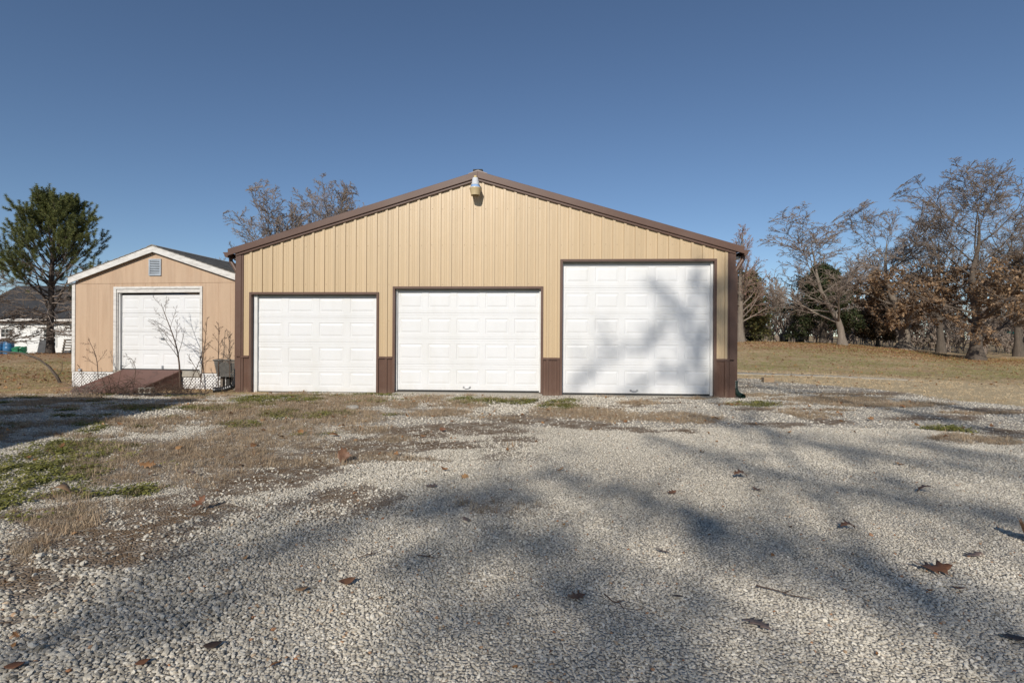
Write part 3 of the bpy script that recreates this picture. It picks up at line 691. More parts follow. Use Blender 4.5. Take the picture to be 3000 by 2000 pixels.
def door_section(xa, xb, z0, z1, ncol, ph_lo, ph_hi, yf, pw=.80):
    """one pressed steel section: flat field, ncol embossed rectangles, rounded lips at top and bottom"""
    mb = MB(); w = (xb-xa)/ncol
    lip = .012
    def P(x, z, d=0): return (x, yf+d, z)
    zs = [z0+lip, ph_lo, ph_hi, z1-lip]
    def quad(xa_, xb_, za_, zb_, da=0, db=0):
        n = len(mb.v); mb.v += [P(xa_, za_, da), P(xb_, za_, da), P(xb_, zb_, db), P(xa_, zb_, db)]; mb.f.append((n, n+1, n+2, n+3))
    quad(xa, xb, z0+.001, z0+lip, .006, 0); quad(xa, xb, z1-lip, z1-.001, 0, .006)
    # bead line near the joint
    quad(xa, xb, z0+lip, z0+.034, 0, 0); quad(xa, xb, z0+.034, z0+.040, 0, .004); quad(xa, xb, z0+.040, z0+.046, .004, 0); quad(xa, xb, z0+.046, ph_lo)
    quad(xa, xb, ph_hi, z1-.046); quad(xa, xb, z1-.046, z1-.040, 0, .004); quad(xa, xb, z1-.040, z1-.034, .004, 0); quad(xa, xb, z1-.034, z1-lip)
    for c in range(ncol):
        x0, x1 = xa+c*w, xa+(c+1)*w; m_ = w*(1-pw)/2
        a, b = x0+m_, x1-m_
        quad(x0, a, ph_lo, ph_hi); quad(b, x1, ph_lo, ph_hi)
        rings = [(0, 0), (.009, .006), (.026, .006), (.058, .000)]
        rv = []
        for ins, d in rings:
            n = len(mb.v); mb.v += [P(a+ins, ph_lo+ins, d), P(b-ins, ph_lo+ins, d), P(b-ins, ph_hi-ins, d), P(a+ins, ph_hi-ins, d)]; rv.append(n)
        for p, q in zip(rv, rv[1:]):
            for k in range(4): mb.f.append((p+k, p+(k+1) % 4, q+(k+1) % 4, q+k))
        mb.f.append((rv[-1], rv[-1]+1, rv[-1]+2, rv[-1]+3))
    mb.box(xa, xb, yf+.007, yf+.04, z0-.0005, z1+.0005)
    return mb
def pull_handle(parent, u, y, z):
    mb = MB()
    mb.tube([(u-.062, y, z+.012), (u-.058, y-.035, z+.008), (u-.04, y-.045, z), (u+.04, y-.045, z), (u+.058, y-.035, z+.008), (u+.062, y, z+.012)], .0085, 8)
    mb.box(u-.085, u-.050, y-.006, y+.004, z-.012, z+.030); mb.box(u+.050, u+.085, y-.006, y+.004, z-.012, z+.030)
    mb.build('handle', M['steel'], parent)

RECESS = .115
for di, (a, b, zb, zt, nc, secs, z0) in enumerate(DOORS):
    D = empty('overhead_door'); D.parent = G
    D['label'] = ['four-column white sectional door in the low opening', 'five-column white sectional door in the middle opening', 'tall white sectional door with five rows of panels'][di]
    st_l, st_r = [(.085, .03), (.03, .03), (.012, .05)][di]
    z = z0 + .012
    for i, h in enumerate(secs):
        lo = z + (.12 if not (di == 2 and i == 0) else .155); hi = z + h - .105
        door_section(a+.01, b-.01, z, z+h, nc, lo, hi, RECESS).build('door_section', M['door_white'], D, fix=False)
        z += h + .001
    MB().box(a+.01, b-.01, RECESS-.006, RECESS+.03, z0-.012, z0+.012).build('bottom_seal', M['rubber'], D)
    if di > 0: pull_handle(D, (a+b)/2 - (.02 if di == 1 else .05), RECESS, z0+.07)
    # frame trim around the opening (brown, L-shaped) and inner white stops
    zs = zb - .03
    for x0, x1, nm in ((a-.045, a+.004, 1), (b-.004, b+.045, -1)):
        MB().box(x0, x1, -.030, -.002, zs, zt+.045).build('jamb_trim', M['brown_trim'], D, bevel=.002)
    MB().box(a+.004, b-.004, -.030, -.002, zt-.004, zt+.045).build('head_trim', M['brown_trim'], D, bevel=.002)
    MB().box(a-.02, a+.003, -.0015, RECESS+.06, zs, zt+.02).build('jamb_liner', M['brown_trim'], D)
    MB().box(b-.003, b+.02, -.0015, RECESS+.06, zs, zt+.02).build('jamb_liner', M['brown_trim'], D)
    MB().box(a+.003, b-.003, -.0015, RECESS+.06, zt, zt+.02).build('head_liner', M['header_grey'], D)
    MB().box(a+.004, a+.004+st_l, RECESS-.05, RECESS-.008, zs+.03, zt-.001).build('door_stop', M['stop_white'], D, bevel=.003)
    MB().box(b-.004-st_r, b-.004, RECESS-.05, RECESS-.008, zs+.03, zt-.001).build('door_stop', M['stop_white'], D, bevel=.003)
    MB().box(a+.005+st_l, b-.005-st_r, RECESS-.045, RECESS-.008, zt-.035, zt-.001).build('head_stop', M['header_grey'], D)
    MB().box(a, b, RECESS+.07, RECESS+.09, zs, zt+.25).build('interior_backing', M['dark_void'], D)

# ------------------------------------------------------------------ yard light under the gable peak
def gl(u, y, z): return G.matrix_basis @ Vector((u, y, z))
LB = gl(-.765, -.225, 4.29)
YL = empty('yard_light', LB, -R(3.3)); tag(YL, 'dusk to dawn yard light with amber bowl below the gable peak', 'lamp')
mb = MB(); mb.lathe([(0, .0), (.118, .0), (.122, -.006), (.117, -.022), (.090, -.142), (.092, -.152), (.086, -.152), (.084, -.142), (.109, -.02), (.105, -.006), (0, -.004)], n=32)
mb.build('bowl', M['lamp_bowl'], YL, smooth=True, fix=False)
def lamp_lens():
    m, nt, b = new_mat('lamp_lens')
    b.inputs['Base Color'].default_value = (.30, .46, .72, 1); b.inputs['Roughness'].default_value = .18
    return m
M['lamp_lens'] = lamp_lens()
mb = MB()
for k in range(28):                      # fluted refractor collar
    a0, a1 = 2*math.pi*k/28, 2*math.pi*(k+.62)/28
    for (ra, za, rb, zb2) in ((.106, .012, .088, .062),):
        v = [(ra*math.cos(a0), ra*math.sin(a0), za), (ra*math.cos(a1), ra*math.sin(a1), za), (rb*math.cos(a1), rb*math.sin(a1), zb2), (rb*math.cos(a0), rb*math.sin(a0), zb2)]
        mb.add(v, [(0, 1, 2, 3)])
mb.lathe([(.100, .010), (.083, .062)], n=28)
mb.build('refractor', M['lamp_lens'], YL, fix=False)
MB().lathe([(.0, .013), (.112, .012), (.114, .004), (.112, -.001), (0, -.001)], n=32).build('rim', M['lamp_grey'], YL, smooth=True, fix=False)
MB().lathe([(.0, .062), (.090, .062), (.086, .076), (.074, .082), (.060, .200), (.052, .212), (0, .214)], n=28).build('housing', M['lamp_grey'], YL, smooth=True, fix=False)
MB().lathe([(0, .212), (.030, .212), (.033, .225), (.031, .250), (.02, .258), (0, .259)], n=18).build('photocell', M['brass'], YL, smooth=True, fix=False)
mb = MB(); mb.tube([(0, 0, .13), (0, .11, .13), (0, .20, .15)], .022, 10); mb.box(-.05, .05, .188, .205, .07, .22); mb.build('bracket', M['lamp_grey'], YL)

# drain hoses at the two front corners
def drain(name, pts, r, mat, label, cat='pipe', ribs=True):
    t = empty(name, pts[0]); tag(t, label, cat)
    base = Vector(pts[0]); P = []
    for a, b in zip(pts, pts[1:]):
        for k in range(10): P.append(Vector(a).lerp(Vector(b), k/10))
    P.append(Vector(pts[-1]))
    for _ in range(6): P = [P[0]] + [(P[i-1]+P[i]*2+P[i+1])/4 for i in range(1, len(P)-1)] + [P[-1]]
    mb = MB(); rad = [r*(1.06 if i % 2 else .96) for i in range(len(P))]
    mb.tube([p-base for p in P], rad, 12, cap=False); mb.build('corrugated_tube', mat, t)
    t2 = MB(); e = P[-1]-base; d = (P[-1]-P[-2]).normalized()
    t2.tube([e-d*.02, e+d*.03], [r*1.14, r*1.14], 12, cap=False); t2.build('end_collar', mat, t)
p = [gl(UL-.055, .10, .50), gl(UL-.055, .10, .24), gl(UL-.10, .05, .12), gl(UL-.26, -.05, .06), gl(UL-.42, -.10, .05)]
drain('drain_hose', p, .058, M['black_plastic'], 'black corrugated drain hose curving out from the left garage corner', 'hose')
p = [gl(UR+.055, .10, .34), gl(UR+.058, .10, .16), gl(UR+.085, .04, .07), gl(UR+.13, -.10, .035)]
drain('drain_spout', p, .05, M['green_plastic'], 'dark green drain spout at the right garage corner', 'pipe')

# ------------------------------------------------------------------ small wooden shed
SH = empty('wooden_shed', (-10.40, 12.87, 0), -R(7.5))
tag(SH, 'peach wooden shed with white trim beside the metal garage', 'shed')
SW, SZ0, SEAM, SEAVE, SPK, SMID = 4.33, .37, 2.435, 2.44, 3.14, 2.165
SD = 6.2
def shed_top(x): return SEAVE + (SPK-SEAVE)*(1-abs(x-SMID)/SMID)
DX0, DX1, DZ0, DZ1 = 1.17, 3.30, .43, 2.235      # door opening
bw = .3048
x = .085; k = 0
while x < SW-.09:
    xb = min(x+bw, SW-.085)
    cuts = sorted({x, xb} | {e for e in (DX0-.06, DX1+.06) if x < e < xb})
    for a, b in zip(cuts, cuts[1:]):
        mid = (a+b)/2; inside = DX0-.06 < mid < DX1+.06
        z0 = DZ1+.06 if inside else SZ0
        g = .004
        # lower sheet (vertical grooved board) up to the seam
        MB().prism([(a, .004), (a+g, 0), (b-g, 0), (b, .004)], 'z', z0, SEAM-.004).build('siding_board', M['shed_siding'], SH, fix=True)
        # gable sheet above the seam
        p = [(a, SEAM+.002), (b, SEAM+.002)]
        xs = [b] + ([SMID] if a < SMID < b else []) + [a]
        p += [(q, shed_top(q)+.02) for q in xs]
        MB().prism(p, 'y', -.006, .006).build('gable_board', M['shed_siding'], SH)
    x = xb; k += 1
MB().box(.06, SW-.06, -.009, .01, SEAM-.005, SEAM+.003).build('seam_flashing', M['shed_siding'], SH)
for a, b in ((.005, .088), (SW-.088, SW-.005)):
    MB().box(a, b, -.022, .05, SZ0-.01, SEAVE+.0).build('corner_board', M['old_white'], SH, bevel=.004)
mb = MB(); mb.box(.02, .04, .05, SD, SZ0, SEAVE); mb.box(SW-.04, SW-.02, .05, SD, SZ0, SEAVE)
mb.prism([(.03, SZ0), (SW-.03, SZ0), (SW-.03, SEAVE), (SMID, SPK), (.03, SEAVE)], 'y', SD-.03, SD); mb.build('side_wall', M['shed_siding'], SH)
MB().box(.02, SW-.02, .06, SD, SZ0-.12, SZ0-.02).build('floor_frame', M['dark_void'], SH)
# rake boards and roof
OH = .085; RT = .11
sl = (SPK-SEAVE)/SMID
for sgn in (-1, 1):
    xe = SMID + sgn*(SMID+.02)
    f = lambda off: [(xe, SEAVE+off-.02*sl), (SMID, SPK+off)]
    (p0, p1), (q0, q1) = f(-.005), f(.135)
    MB().prism([p0, p1, q1, q0], 'y', -OH-.02, -OH+.005).build('rake_board', M['old_white'], SH, bevel=.003)
    (p0, p1), (q0, q1) = f(.10), f(.128)
    MB().prism([p0, p1, q1, q0], 'y', -OH+.006, SD+.1).build('roof_deck', M['old_white'], SH)
    RF = MB(); n = 16; 
    L = math.hypot(SMID+.05, (SMID+.05)*sl)
    for i in range(n):                      # shingle courses, each lapping the one below
        t0, t1 = i/n, (i+1.12)/n
        ax, bx = SMID+sgn*(SMID+.05)*(1-t0), SMID+sgn*(SMID+.05)*(1-min(1, t1))
        az, bz = SPK+.137-(SMID+.05)*(1-t0)*sl, SPK+.137-(SMID+.05)*(1-min(1, t1))*sl
        RF.prism([(ax, az+.004), (bx, bz-.0005), (bx, bz+.006), (ax, az+.018)], 'y', -OH-.035, SD+.12)
    RF.build('shingle_roof', M['shingle'], SH)
MB().prism([(SMID-.12, SPK+.152-.12*sl), (SMID, SPK+.152), (SMID+.12, SPK+.152-.12*sl), (SMID+.12, SPK+.164-.12*sl), (SMID, SPK+.166), (SMID-.12, SPK+.164-.12*sl)], 'y', -OH-.036, SD+.12).build('ridge_shingle', M['shingle'], SH)
# gable vent with louvres
V = empty('gable_vent'); V.parent = SH
va, vb, vz0, vz1 = 2.015, 2.325, 2.60, 2.985
mb = MB(); mb.box(va, va+.03, -.035, -.005, vz0, vz1); mb.box(vb-.03, vb, -.035, -.005, vz0, vz1); mb.box(va+.03, vb-.03, -.035, -.005, vz0, vz0+.035); mb.box(va+.03, vb-.03, -.035, -.005, vz1-.03, vz1)
mb.build('vent_frame', M['vent_grey'], V)
MB().box(va+.03, vb-.03, -.009, -.007, vz0+.035, vz1-.03).build('vent_backing', M['dark_void'], V)
for i in range(8):
    z = vz0+.042+i*.0395
    MB().prism([(-.034, z), (-.030, z-.001), (-.012, z+.024), (-.015, z+.026)], 'x', va+.03, vb-.03).build('louvre', M['vent_grey'], V)
# door and frame
DD = empty('shed_door'); DD.parent = SH
secs = [.43]*4; z = DZ0+.01
for i, h in enumerate(secs):
    door_section(DX0+.02, DX1-.01, z, z+h, 4, z+.085, z+h-.075, .10, .80).build('door_section', M['door_white'], DD, fix=False); z += h+.004
MB().box(DX0+.02, DX1-.01, .09, .13, DZ0-.015, DZ0+.01).build('bottom_seal', M['rubber'], DD)
mb = MB(); u = 2.28; zz = DZ0+.72
mb.tube([(u, .10, zz), (u, .06, zz)], .022, 10); mb.box(u-.055, u+.055, .052, .066, zz-.010, zz+.012); mb.build('t_handle', M['steel'], DD)
MB().tube([(u, .10, zz+.10), (u, .085, zz+.10)], .014, 10).build('lock', M['steel'], DD)
MB().box(u-.02, u+.02, .08, .10, DZ0+.015, DZ0+.09).build('lift_handle', M['steel'], DD)
MB().box(DX0+.06, DX0+.09, .085, .10, DZ0+.06, DZ0+.09).build('roller_bracket', M['steel'], DD)
for a, b, z0, z1 in ((DX0-.07, DX0, SZ0-.01, DZ1+.06), (DX1, DX1+.06, SZ0-.01, DZ1+.06)):
    MB().box(a, b, -.024, .004, z0, z1).build('door_casing', M['old_white'], SH, bevel=.003)
MB().box(DX0-.07, DX1+.06, -.026, .003, DZ1+.0605, DZ1+.115).build('door_casing', M['old_white'], SH, bevel=.003)
MB().box(DX0, DX1, -.004, .14, DZ1-.02, DZ1+.06).build('door_head', M['old_white'], SH)
MB().box(DX0-.002, DX0+.016, .004, .14, SZ0, DZ1-.02).build('door_jamb', M['old_white'], SH)
MB().box(DX1-.008, DX1+.01, .004, .14, SZ0, DZ1-.02).build('door_jamb', M['old_white'], SH)
MB().box(DX0+.017, DX0+.045, .04, .085, SZ0, DZ1-.021).build('door_stop', M['stop_white'], SH)
MB().box(DX0-.05, DX1+.02, -.03, .13, SZ0-.09, DZ0-.02).build('door_sill', M['concrete'], SH)
MB().box(.19, .26, -.035, -.001, SZ0+.01, SZ0+.06).build('junction_box', M['vent_grey'], SH, bevel=.004)
# lattice skirt: crossing diagonal strips
def lattice(xa, xb, z0, z1, pitch=.076, w=.030):
    mb = MB()
    for lay, sg in ((0, 1), (1, -1)):
        c = xa - (z1-z0) - pitch if sg > 0 else xa - pitch
        c_end = xb + (z1-z0) + pitch
        while c < c_end:
            # strip along direction (sg,1): x = c + sg*(z-z0); clip to rectangle
            pts = []
            lo, hi = z0, z1
            hw = w*.7071
            za = [z for z in (z0, z1)]
            def xz(z, o): return c + sg*(z-z0) + o
            poly = [(xz(z0, -hw), z0), (xz(z0, hw), z0), (xz(z1, hw), z1), (xz(z1, -hw), z1)]
            # clip in x
            def clip(poly, f, g):
                out = []
                for i in range(len(poly)):
                    p, q = poly[i], poly[(i+1) % len(poly)]
                    if f(p): out.append(p)
                    if f(p) != f(q): out.append(g(p, q))
                return out
            def cut(xc): return lambda p, q: (xc, p[1] + (q[1]-p[1])*(xc-p[0])/(q[0]-p[0]))
            poly = clip(poly, lambda p: p[0] >= xa, cut(xa))
            if len(poly) > 2: poly = clip(poly, lambda p: p[0] <= xb, cut(xb))
            if len(poly) > 2: mb.prism(poly, 'y', .006+lay*.007, .012+lay*.007)
            c += pitch
    return mb
o = lattice(.0, 4.3, -.05, SZ0-.012).build('lattice', M['lattice_white'], SH); o['kind'] = 'stuff'
mb = MB(); mb.box(.0, 4.3, -.002, .005, SZ0-.045, SZ0-.011); mb.box(.0, .035, -.002, .005, -.05, SZ0-.046); mb.build('lattice_rail', M['lattice_white'], SH)
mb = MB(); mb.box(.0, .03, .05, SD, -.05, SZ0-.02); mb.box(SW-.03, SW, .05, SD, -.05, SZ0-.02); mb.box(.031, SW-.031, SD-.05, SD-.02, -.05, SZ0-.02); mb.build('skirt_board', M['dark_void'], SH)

def sl_(x, y, z): return SH.matrix_basis @ Vector((x, y, z))
# ------------------------------------------------------------------ ramp up to the shed door
RP = empty('ramp', sl_(1.38, -.05, 0), -R(7.5)); tag(RP, 'brown painted wooden ramp rising to the shed door', 'ramp')
mb = MB()  # deck: from ground in front up to the door sill; local x across, y towards the shed
W_R, ln, h, sk = 1.50, 1.12, .43, -.24      # width, run, rise, sideways skew of the foot
def rp(x, y, z): return (x + sk*(-y/ln), y, z)
mb.add([rp(0, -ln, .025), rp(W_R, -ln, .025), rp(W_R, 0, h), rp(0, 0, h), rp(0, -ln, -.01), rp(W_R, -ln, -.01), rp(W_R, 0, h-.035), rp(0, 0, h-.035)],
       [(0, 1, 2, 3), (4, 7, 6, 5), (0, 4, 5, 1), (1, 5, 6, 2), (2, 6, 7, 3), (3, 7, 4, 0)])
mb.build('deck', M['ramp_brown'], RP, bevel=.004)
for x in (.01, W_R-.035):
    mb = MB(); mb.add([rp(x, -ln+.05, -.05), rp(x+.025, -ln+.05, -.05), rp(x+.025, -.01, -.05), rp(x, -.01, -.05), rp(x, -ln+.05, .008), rp(x+.025, -ln+.05, .008), rp(x+.025, -.01, h-.037), rp(x, -.01, h-.037)],
       [(0, 3, 2, 1), (4, 5, 6, 7), (0, 1, 5, 4), (1, 2, 6, 5), (2, 3, 7, 6), (3, 0, 4, 7)])
    mb.build('side_panel', M['ramp_brown'], RP)
MB().box(.04, W_R-.04, -.03, -.005, -.04, h-.04).build('end_panel', M['ramp_brown'], RP)

# ------------------------------------------------------------------ wicker planter on posts
WP = empty('wicker_planter', (-6.34, 12.24, 0), -R(3)); tag(WP, 'grey wicker planter box on posts behind the garage corner', 'planter')
def frustum_face(mb, t0, t1, rows, z0, z1):
    pass
zb, zt = .33, .67
for i in range(15):                       # woven horizontal bands, bowed alternately
    f0 = i/15; f1 = (i+.86)/15
    mb = MB()
    for (f, pts) in ((f0, []),):
        pass
    def ring(f, off=0): 
        w = .20+.06*f+off; d = .17+.03*f+off; z = zb+(zt-zb)*f
        return [(-w, -d, z), (w, -d, z), (w, d, z), (-w, d, z)]
    n = 36
    def loop(f, ph, off):
        P = []; c = ring(f)
        for e in range(4):
            p, q = Vector(c[e]), Vector(c[(e+1) % 4])
            for k in range(n//4*2):
                t = k/(n//4*2); v = p.lerp(q, t); nrm = Vector((q.y-p.y, -(q.x-p.x), 0)).normalized()
                P.append(v + nrm*(off + .005*math.sin(math.pi*k + ph)))
        return P
    A, Bq = loop(f0, math.pi*(i % 2)+1.57, 0), loop(f1, math.pi*(i % 2)+1.57, 0)
    nn = len(A); mb.add(A+Bq, [(j, (j+1) % nn, nn+(j+1) % nn, nn+j) for j in range(nn)])
    mb.build('woven_band', M['wicker'], WP, fix=False)
mb = MB(); c = [(-.265, -.205), (.265, -.205), (.265, .205), (-.265, .205)]
for (p, q) in zip(c, c[1:]+c[:1]): mb.tube([(*p, zt+.005), ((p[0]+q[0])/2, (p[1]+q[1])/2, zt+.016), (*q, zt+.005)], .016, 8)
mb.build('rim', M['wicker'], WP)
MB().box(-.195, .195, -.165, .165, zb-.02, zb+.012).build('base', M['wicker'], WP)
MB().box(-.24, .24, -.185, .185, zt-.09, zt-.06).build('potting_soil', M['dark_void'], WP)
for x, m_ in ((-.15, 'grey_wood'), (-.01, 'dark_void'), (.15, 'grey_wood')):
    MB().box(x-.035, x+.035, -.06, .01, -.05, zb-.021).build('post', M[m_], WP)

# ------------------------------------------------------------------ concrete block by the ramp
CB = empty('concrete_block', (-7.62, 11.35, 0), R(12)); tag(CB, 'small pale concrete block lying right of the ramp', 'block')
mb = MB(); mb.box(-.12, .12, -.09, .09, 0, .035); mb.box(-.12, -.09, -.09, .09, .035, .10); mb.box(.09, .12, -.09, .09, .035, .10); mb.box(-.015, .015, -.09, .09, .035, .10); mb.box(-.12, .12, -.09, .09, .10, .125)
mb.build('block_body', M['concrete'], CB, bevel=.006)

# ------------------------------------------------------------------ white house beyond the pine
HW = empty('white_house', (-38.5, 38.6, -.05), -R(1.5)); tag(HW, 'white lap sided house with dark shingle roof behind the pine', 'house')
W_, H_ = 16.5, 2.45
nb = 20
for i in range(nb):
    z = .12 + i*(H_-.12)/nb; dz = (H_-.12)/nb
    MB().prism([(0, z), (-.022, z+.002), (-.004, z+dz+.006), (.01, z+dz+.006), (.01, z)], 'x', 0, W_).build('lap_board', M['siding_white'], HW)
MB().box(0, W_, -.003, .1, -.4, .12).build('foundation', M['concrete'], HW)
mb = MB(); mb.box(0, .05, .02, 8, -.3, H_); mb.box(W_-.05, W_, .02, 8, -.3, H_); mb.box(.06, W_-.06, 7.95, 8, -.3, H_)
mb.prism([(.012, H_+.05), (7.9, H_+.05), (3.98, H_+2.5)], 'x', .02, .06); mb.prism([(.012, H_+.05), (7.9, H_+.05), (3.98, H_+2.5)], 'x', W_-.06, W_-.02)
mb.build('side_wall', M['siding_white'], HW)
def house_window(cx, z0, z1, w):
    wd = empty('window'); wd.parent = HW
    mb = MB(); a, b = cx-w/2, cx+w/2; t = .07
    mb.box(a-t, a, -.07, -.005, z0-t, z1+t); mb.box(b, b+t, -.07, -.005, z0-t, z1+t); mb.box(a, b, -.07, -.005, z1, z1+t); mb.box(a, b, -.07, -.005, z0-t, z0)
    zm = (z0+z1)/2; mb.box(a, b, -.064, -.03, zm-.035, zm+.035); mb.build('window_frame', M['siding_white'], wd)
    g = MB()
    for i in (1, 2): x = a+(b-a)*i/3; g.box(x-.012, x+.012, -.056, -.044, z0, z1)
    for zz in ((z0+zm)/2, (z1+zm)/2): g.box(a, b, -.0555, -.0445, zz-.012, zz+.012)
    g.build('muntin', M['siding_white'], wd)
    for i in range(3):
        for (q0, q1) in ((z0, (z0+zm)/2), ((z0+zm)/2, zm), (zm, (z1+zm)/2), ((z1+zm)/2, z1)):
            x = a+(b-a)*i/3
            MB().box(x, x+(b-a)/3, -.043, -.036, q0, q1).build('pane', M['window_glass'], wd)
mg, ntg, bg = new_mat('window_glass'); bg.inputs['Base Color'].default_value = (.02, .023, .026, 1); bg.inputs['Roughness'].default_value = .08
M['window_glass'] = mg
for cx in (2.8, 5.9, 10.5): house_window(cx, .68, 1.86, .84)
mb = MB(); mb.box(-.3, W_+.3, -.50, -.003, H_-.02, H_+.005); mb.build('soffit', M['old_white'], HW)
MB().box(-.3, W_+.3, -.56, -.50, H_-.03, H_+.13).build('gutter', M['old_white'], HW)
MB().box(.0, W_, -.10, -.03, H_-.18, H_-.021).build('frieze_board', M['grey_wood'], HW)
rf = MB(); n = 22
for sgn in (-1, 1):
    for i in range(n):
        t0, t1 = i/n, min(1, (i+1.1)/n)
        ya, yb = 4-sgn*-1*(4.5)*(1-t0)*1, 4-sgn*-1*(4.5)*(1-t1)
        za, zb2 = H_+.10+2.75*t0, H_+.10+2.75*t1
        rf.prism([(ya, za), (yb, zb2), (yb, zb2+.02), (ya, za+.035)], 'x', -.35, W_+.35)
rf.build('shingle_roof', M['house_shingle'], HW)

def hl(x, y, z=None):
    p = HW.matrix_basis @ Vector((x, y, 0)); p.z = float(ground_z(p.x, p.y)) if z is None else z; return p
# clutter along the house
def barrel(px, label, mat):
    t = empty('barrel', px); tag(t, label, 'barrel', 'blue barrels by the white house')
    MB().lathe([(0, 0), (.27, 0), (.285, .03), (.30, .22), (.30, .26), (.285, .28), (.30, .30), (.30, .56), (.285, .58), (.30, .60), (.30, .64), (.285, .84), (.27, .87), (.25, .88)], n=22).build('barrel_body', mat, t, smooth=True, fix=False)
    MB().lathe([(.0, .845), (.25, .845), (.265, .875), (.262, .89), (.24, .89), (.235, .86), (0, .855)], n=22).build('lid', mat, t, smooth=True, fix=False)
barrel((-33.85, 36.6, float(ground_z(-33.85, 36.6))), 'blue plastic barrel beside the green hose pile', M['blue_plastic'])
barrel((-34.62, 36.75, float(ground_z(-34.62, 36.75))), 'blue plastic barrel at the very edge of the picture', M['blue_plastic'])
t = empty('hose_pile', (-33.2, 36.7, float(ground_z(-33.2, 36.7)))); tag(t, 'heap of green garden hose coils beside a blue barrel', 'hose')
for i in range(6):
    mb = MB(); rr_ = .42-.02*i + .03*math.sin(i*2.1); cx_, cy_ = .05*math.sin(i*1.7), .05*math.cos(i*2.3)
    mb.tube([(cx_+rr_*math.cos(a_), cy_+rr_*math.sin(a_), .06+.095*i+.02*math.sin(3*a_)) for a_ in [2*math.pi*k_/24 for k_ in range(25)]], .045, 6, cap=False)
    mb.build('coil', M['hose_green'], t)
t = empty('pipe_heap', (-32.6, 36.9, float(ground_z(-32.6, 36.9)))); tag(t, 'low heap of white plastic pipes lying before the house', 'pipes')
for i in range(7):
    mb = MB(); z = .06+.05*(i % 3); yo = -.25+.08*i; mb.tube([(-.6+.1*i, yo, z), (-.1, yo+.05, z+.06*(i % 2)), (.55-.05*i, yo-.04, z+.02)], .05, 7); mb.build('pipe', M['old_white'], t)
t = empty('leaning_board', (-31.65, 36.6, float(ground_z(-31.65, 36.6))), R(6)); tag(t, 'dark grey slab leaning against the white house', 'board')
mb = MB(); mb.add([(-.32, 0, 0), (.34, 0, 0), (.24, .35, 1.0), (-.36, .35, 1.02), (-.32, .07, 0), (.34, .07, 0), (.24, .42, 1.0), (-.36, .42, 1.02)], [(0, 1, 2, 3), (7, 6, 5, 4), (0, 4, 5, 1), (1, 5, 6, 2), (2, 6, 7, 3), (3, 7, 4, 0)])
mb.build('slab', plain('slab_grey', (.05, .05, .052), .7, .3, 4), t, bevel=.01)
MB().box(-.30, .27, -.008, .0, .05, .10).build('batten', M['grey_wood'], t)
def pallet(loc, rz, label, tilt):
    t = empty('pallet', loc, rz); tag(t, label, 'pallet', 'pallets by the white house')
    for i in range(6):
        y = -.5+i*.19; MB().box(-.6, .6, y, y+.10, .10, .122).build('deck_board', M['grey_wood'], t)
    for x in (-.58, -.02, .54): MB().box(x, x+.045, -.5, .55, .0, .099).build('stringer', M['grey_wood'], t)
    t.rotation_euler = (tilt, 0, rz)
pallet((-30.15, 36.3, float(ground_z(-30.15, 36.3))+.02), R(4), 'grey wooden pallet lying flat beside the shed corner', 0)
pallet((-29.65, 36.7, float(ground_z(-29.65, 36.7))+.50), R(-3), 'grey wooden pallet propped on edge behind another pallet', R(78))

# ------------------------------------------------------------------ low building behind the viewer that shades the yard corner
OB = empty('neighbour_outbuilding', (-7.15, 4.80, 0), R(7)); tag(OB, 'low outbuilding behind the viewer shading the left gravel corner', 'outbuilding')
mb = MB(); mb.box(-7.4, -.25, -12.0, -.3, 0, 2.78); mb.prism([(-7.4, 2.78), (-.25, 2.78), (-3.8, 3.16)], 'y', -12, -.3); mb.build('wall', M['shed_siding'], OB)
MB().prism([(0, 2.90), (0, 3.0), (-3.8, 3.42), (-7.6, 3.0), (-7.6, 2.90), (-3.8, 3.32)], 'y', -12.3, 0).build('roof', M['shingle'], OB)
mb = MB(); mb.box(-.249, -.22, -5, -4.1, .0, 2.05); mb.build('door', M['old_white'], OB)
MB().box(-.218, -.17, -4.25, -4.2, .95, 1.05).build('door_knob', M['steel'], OB)

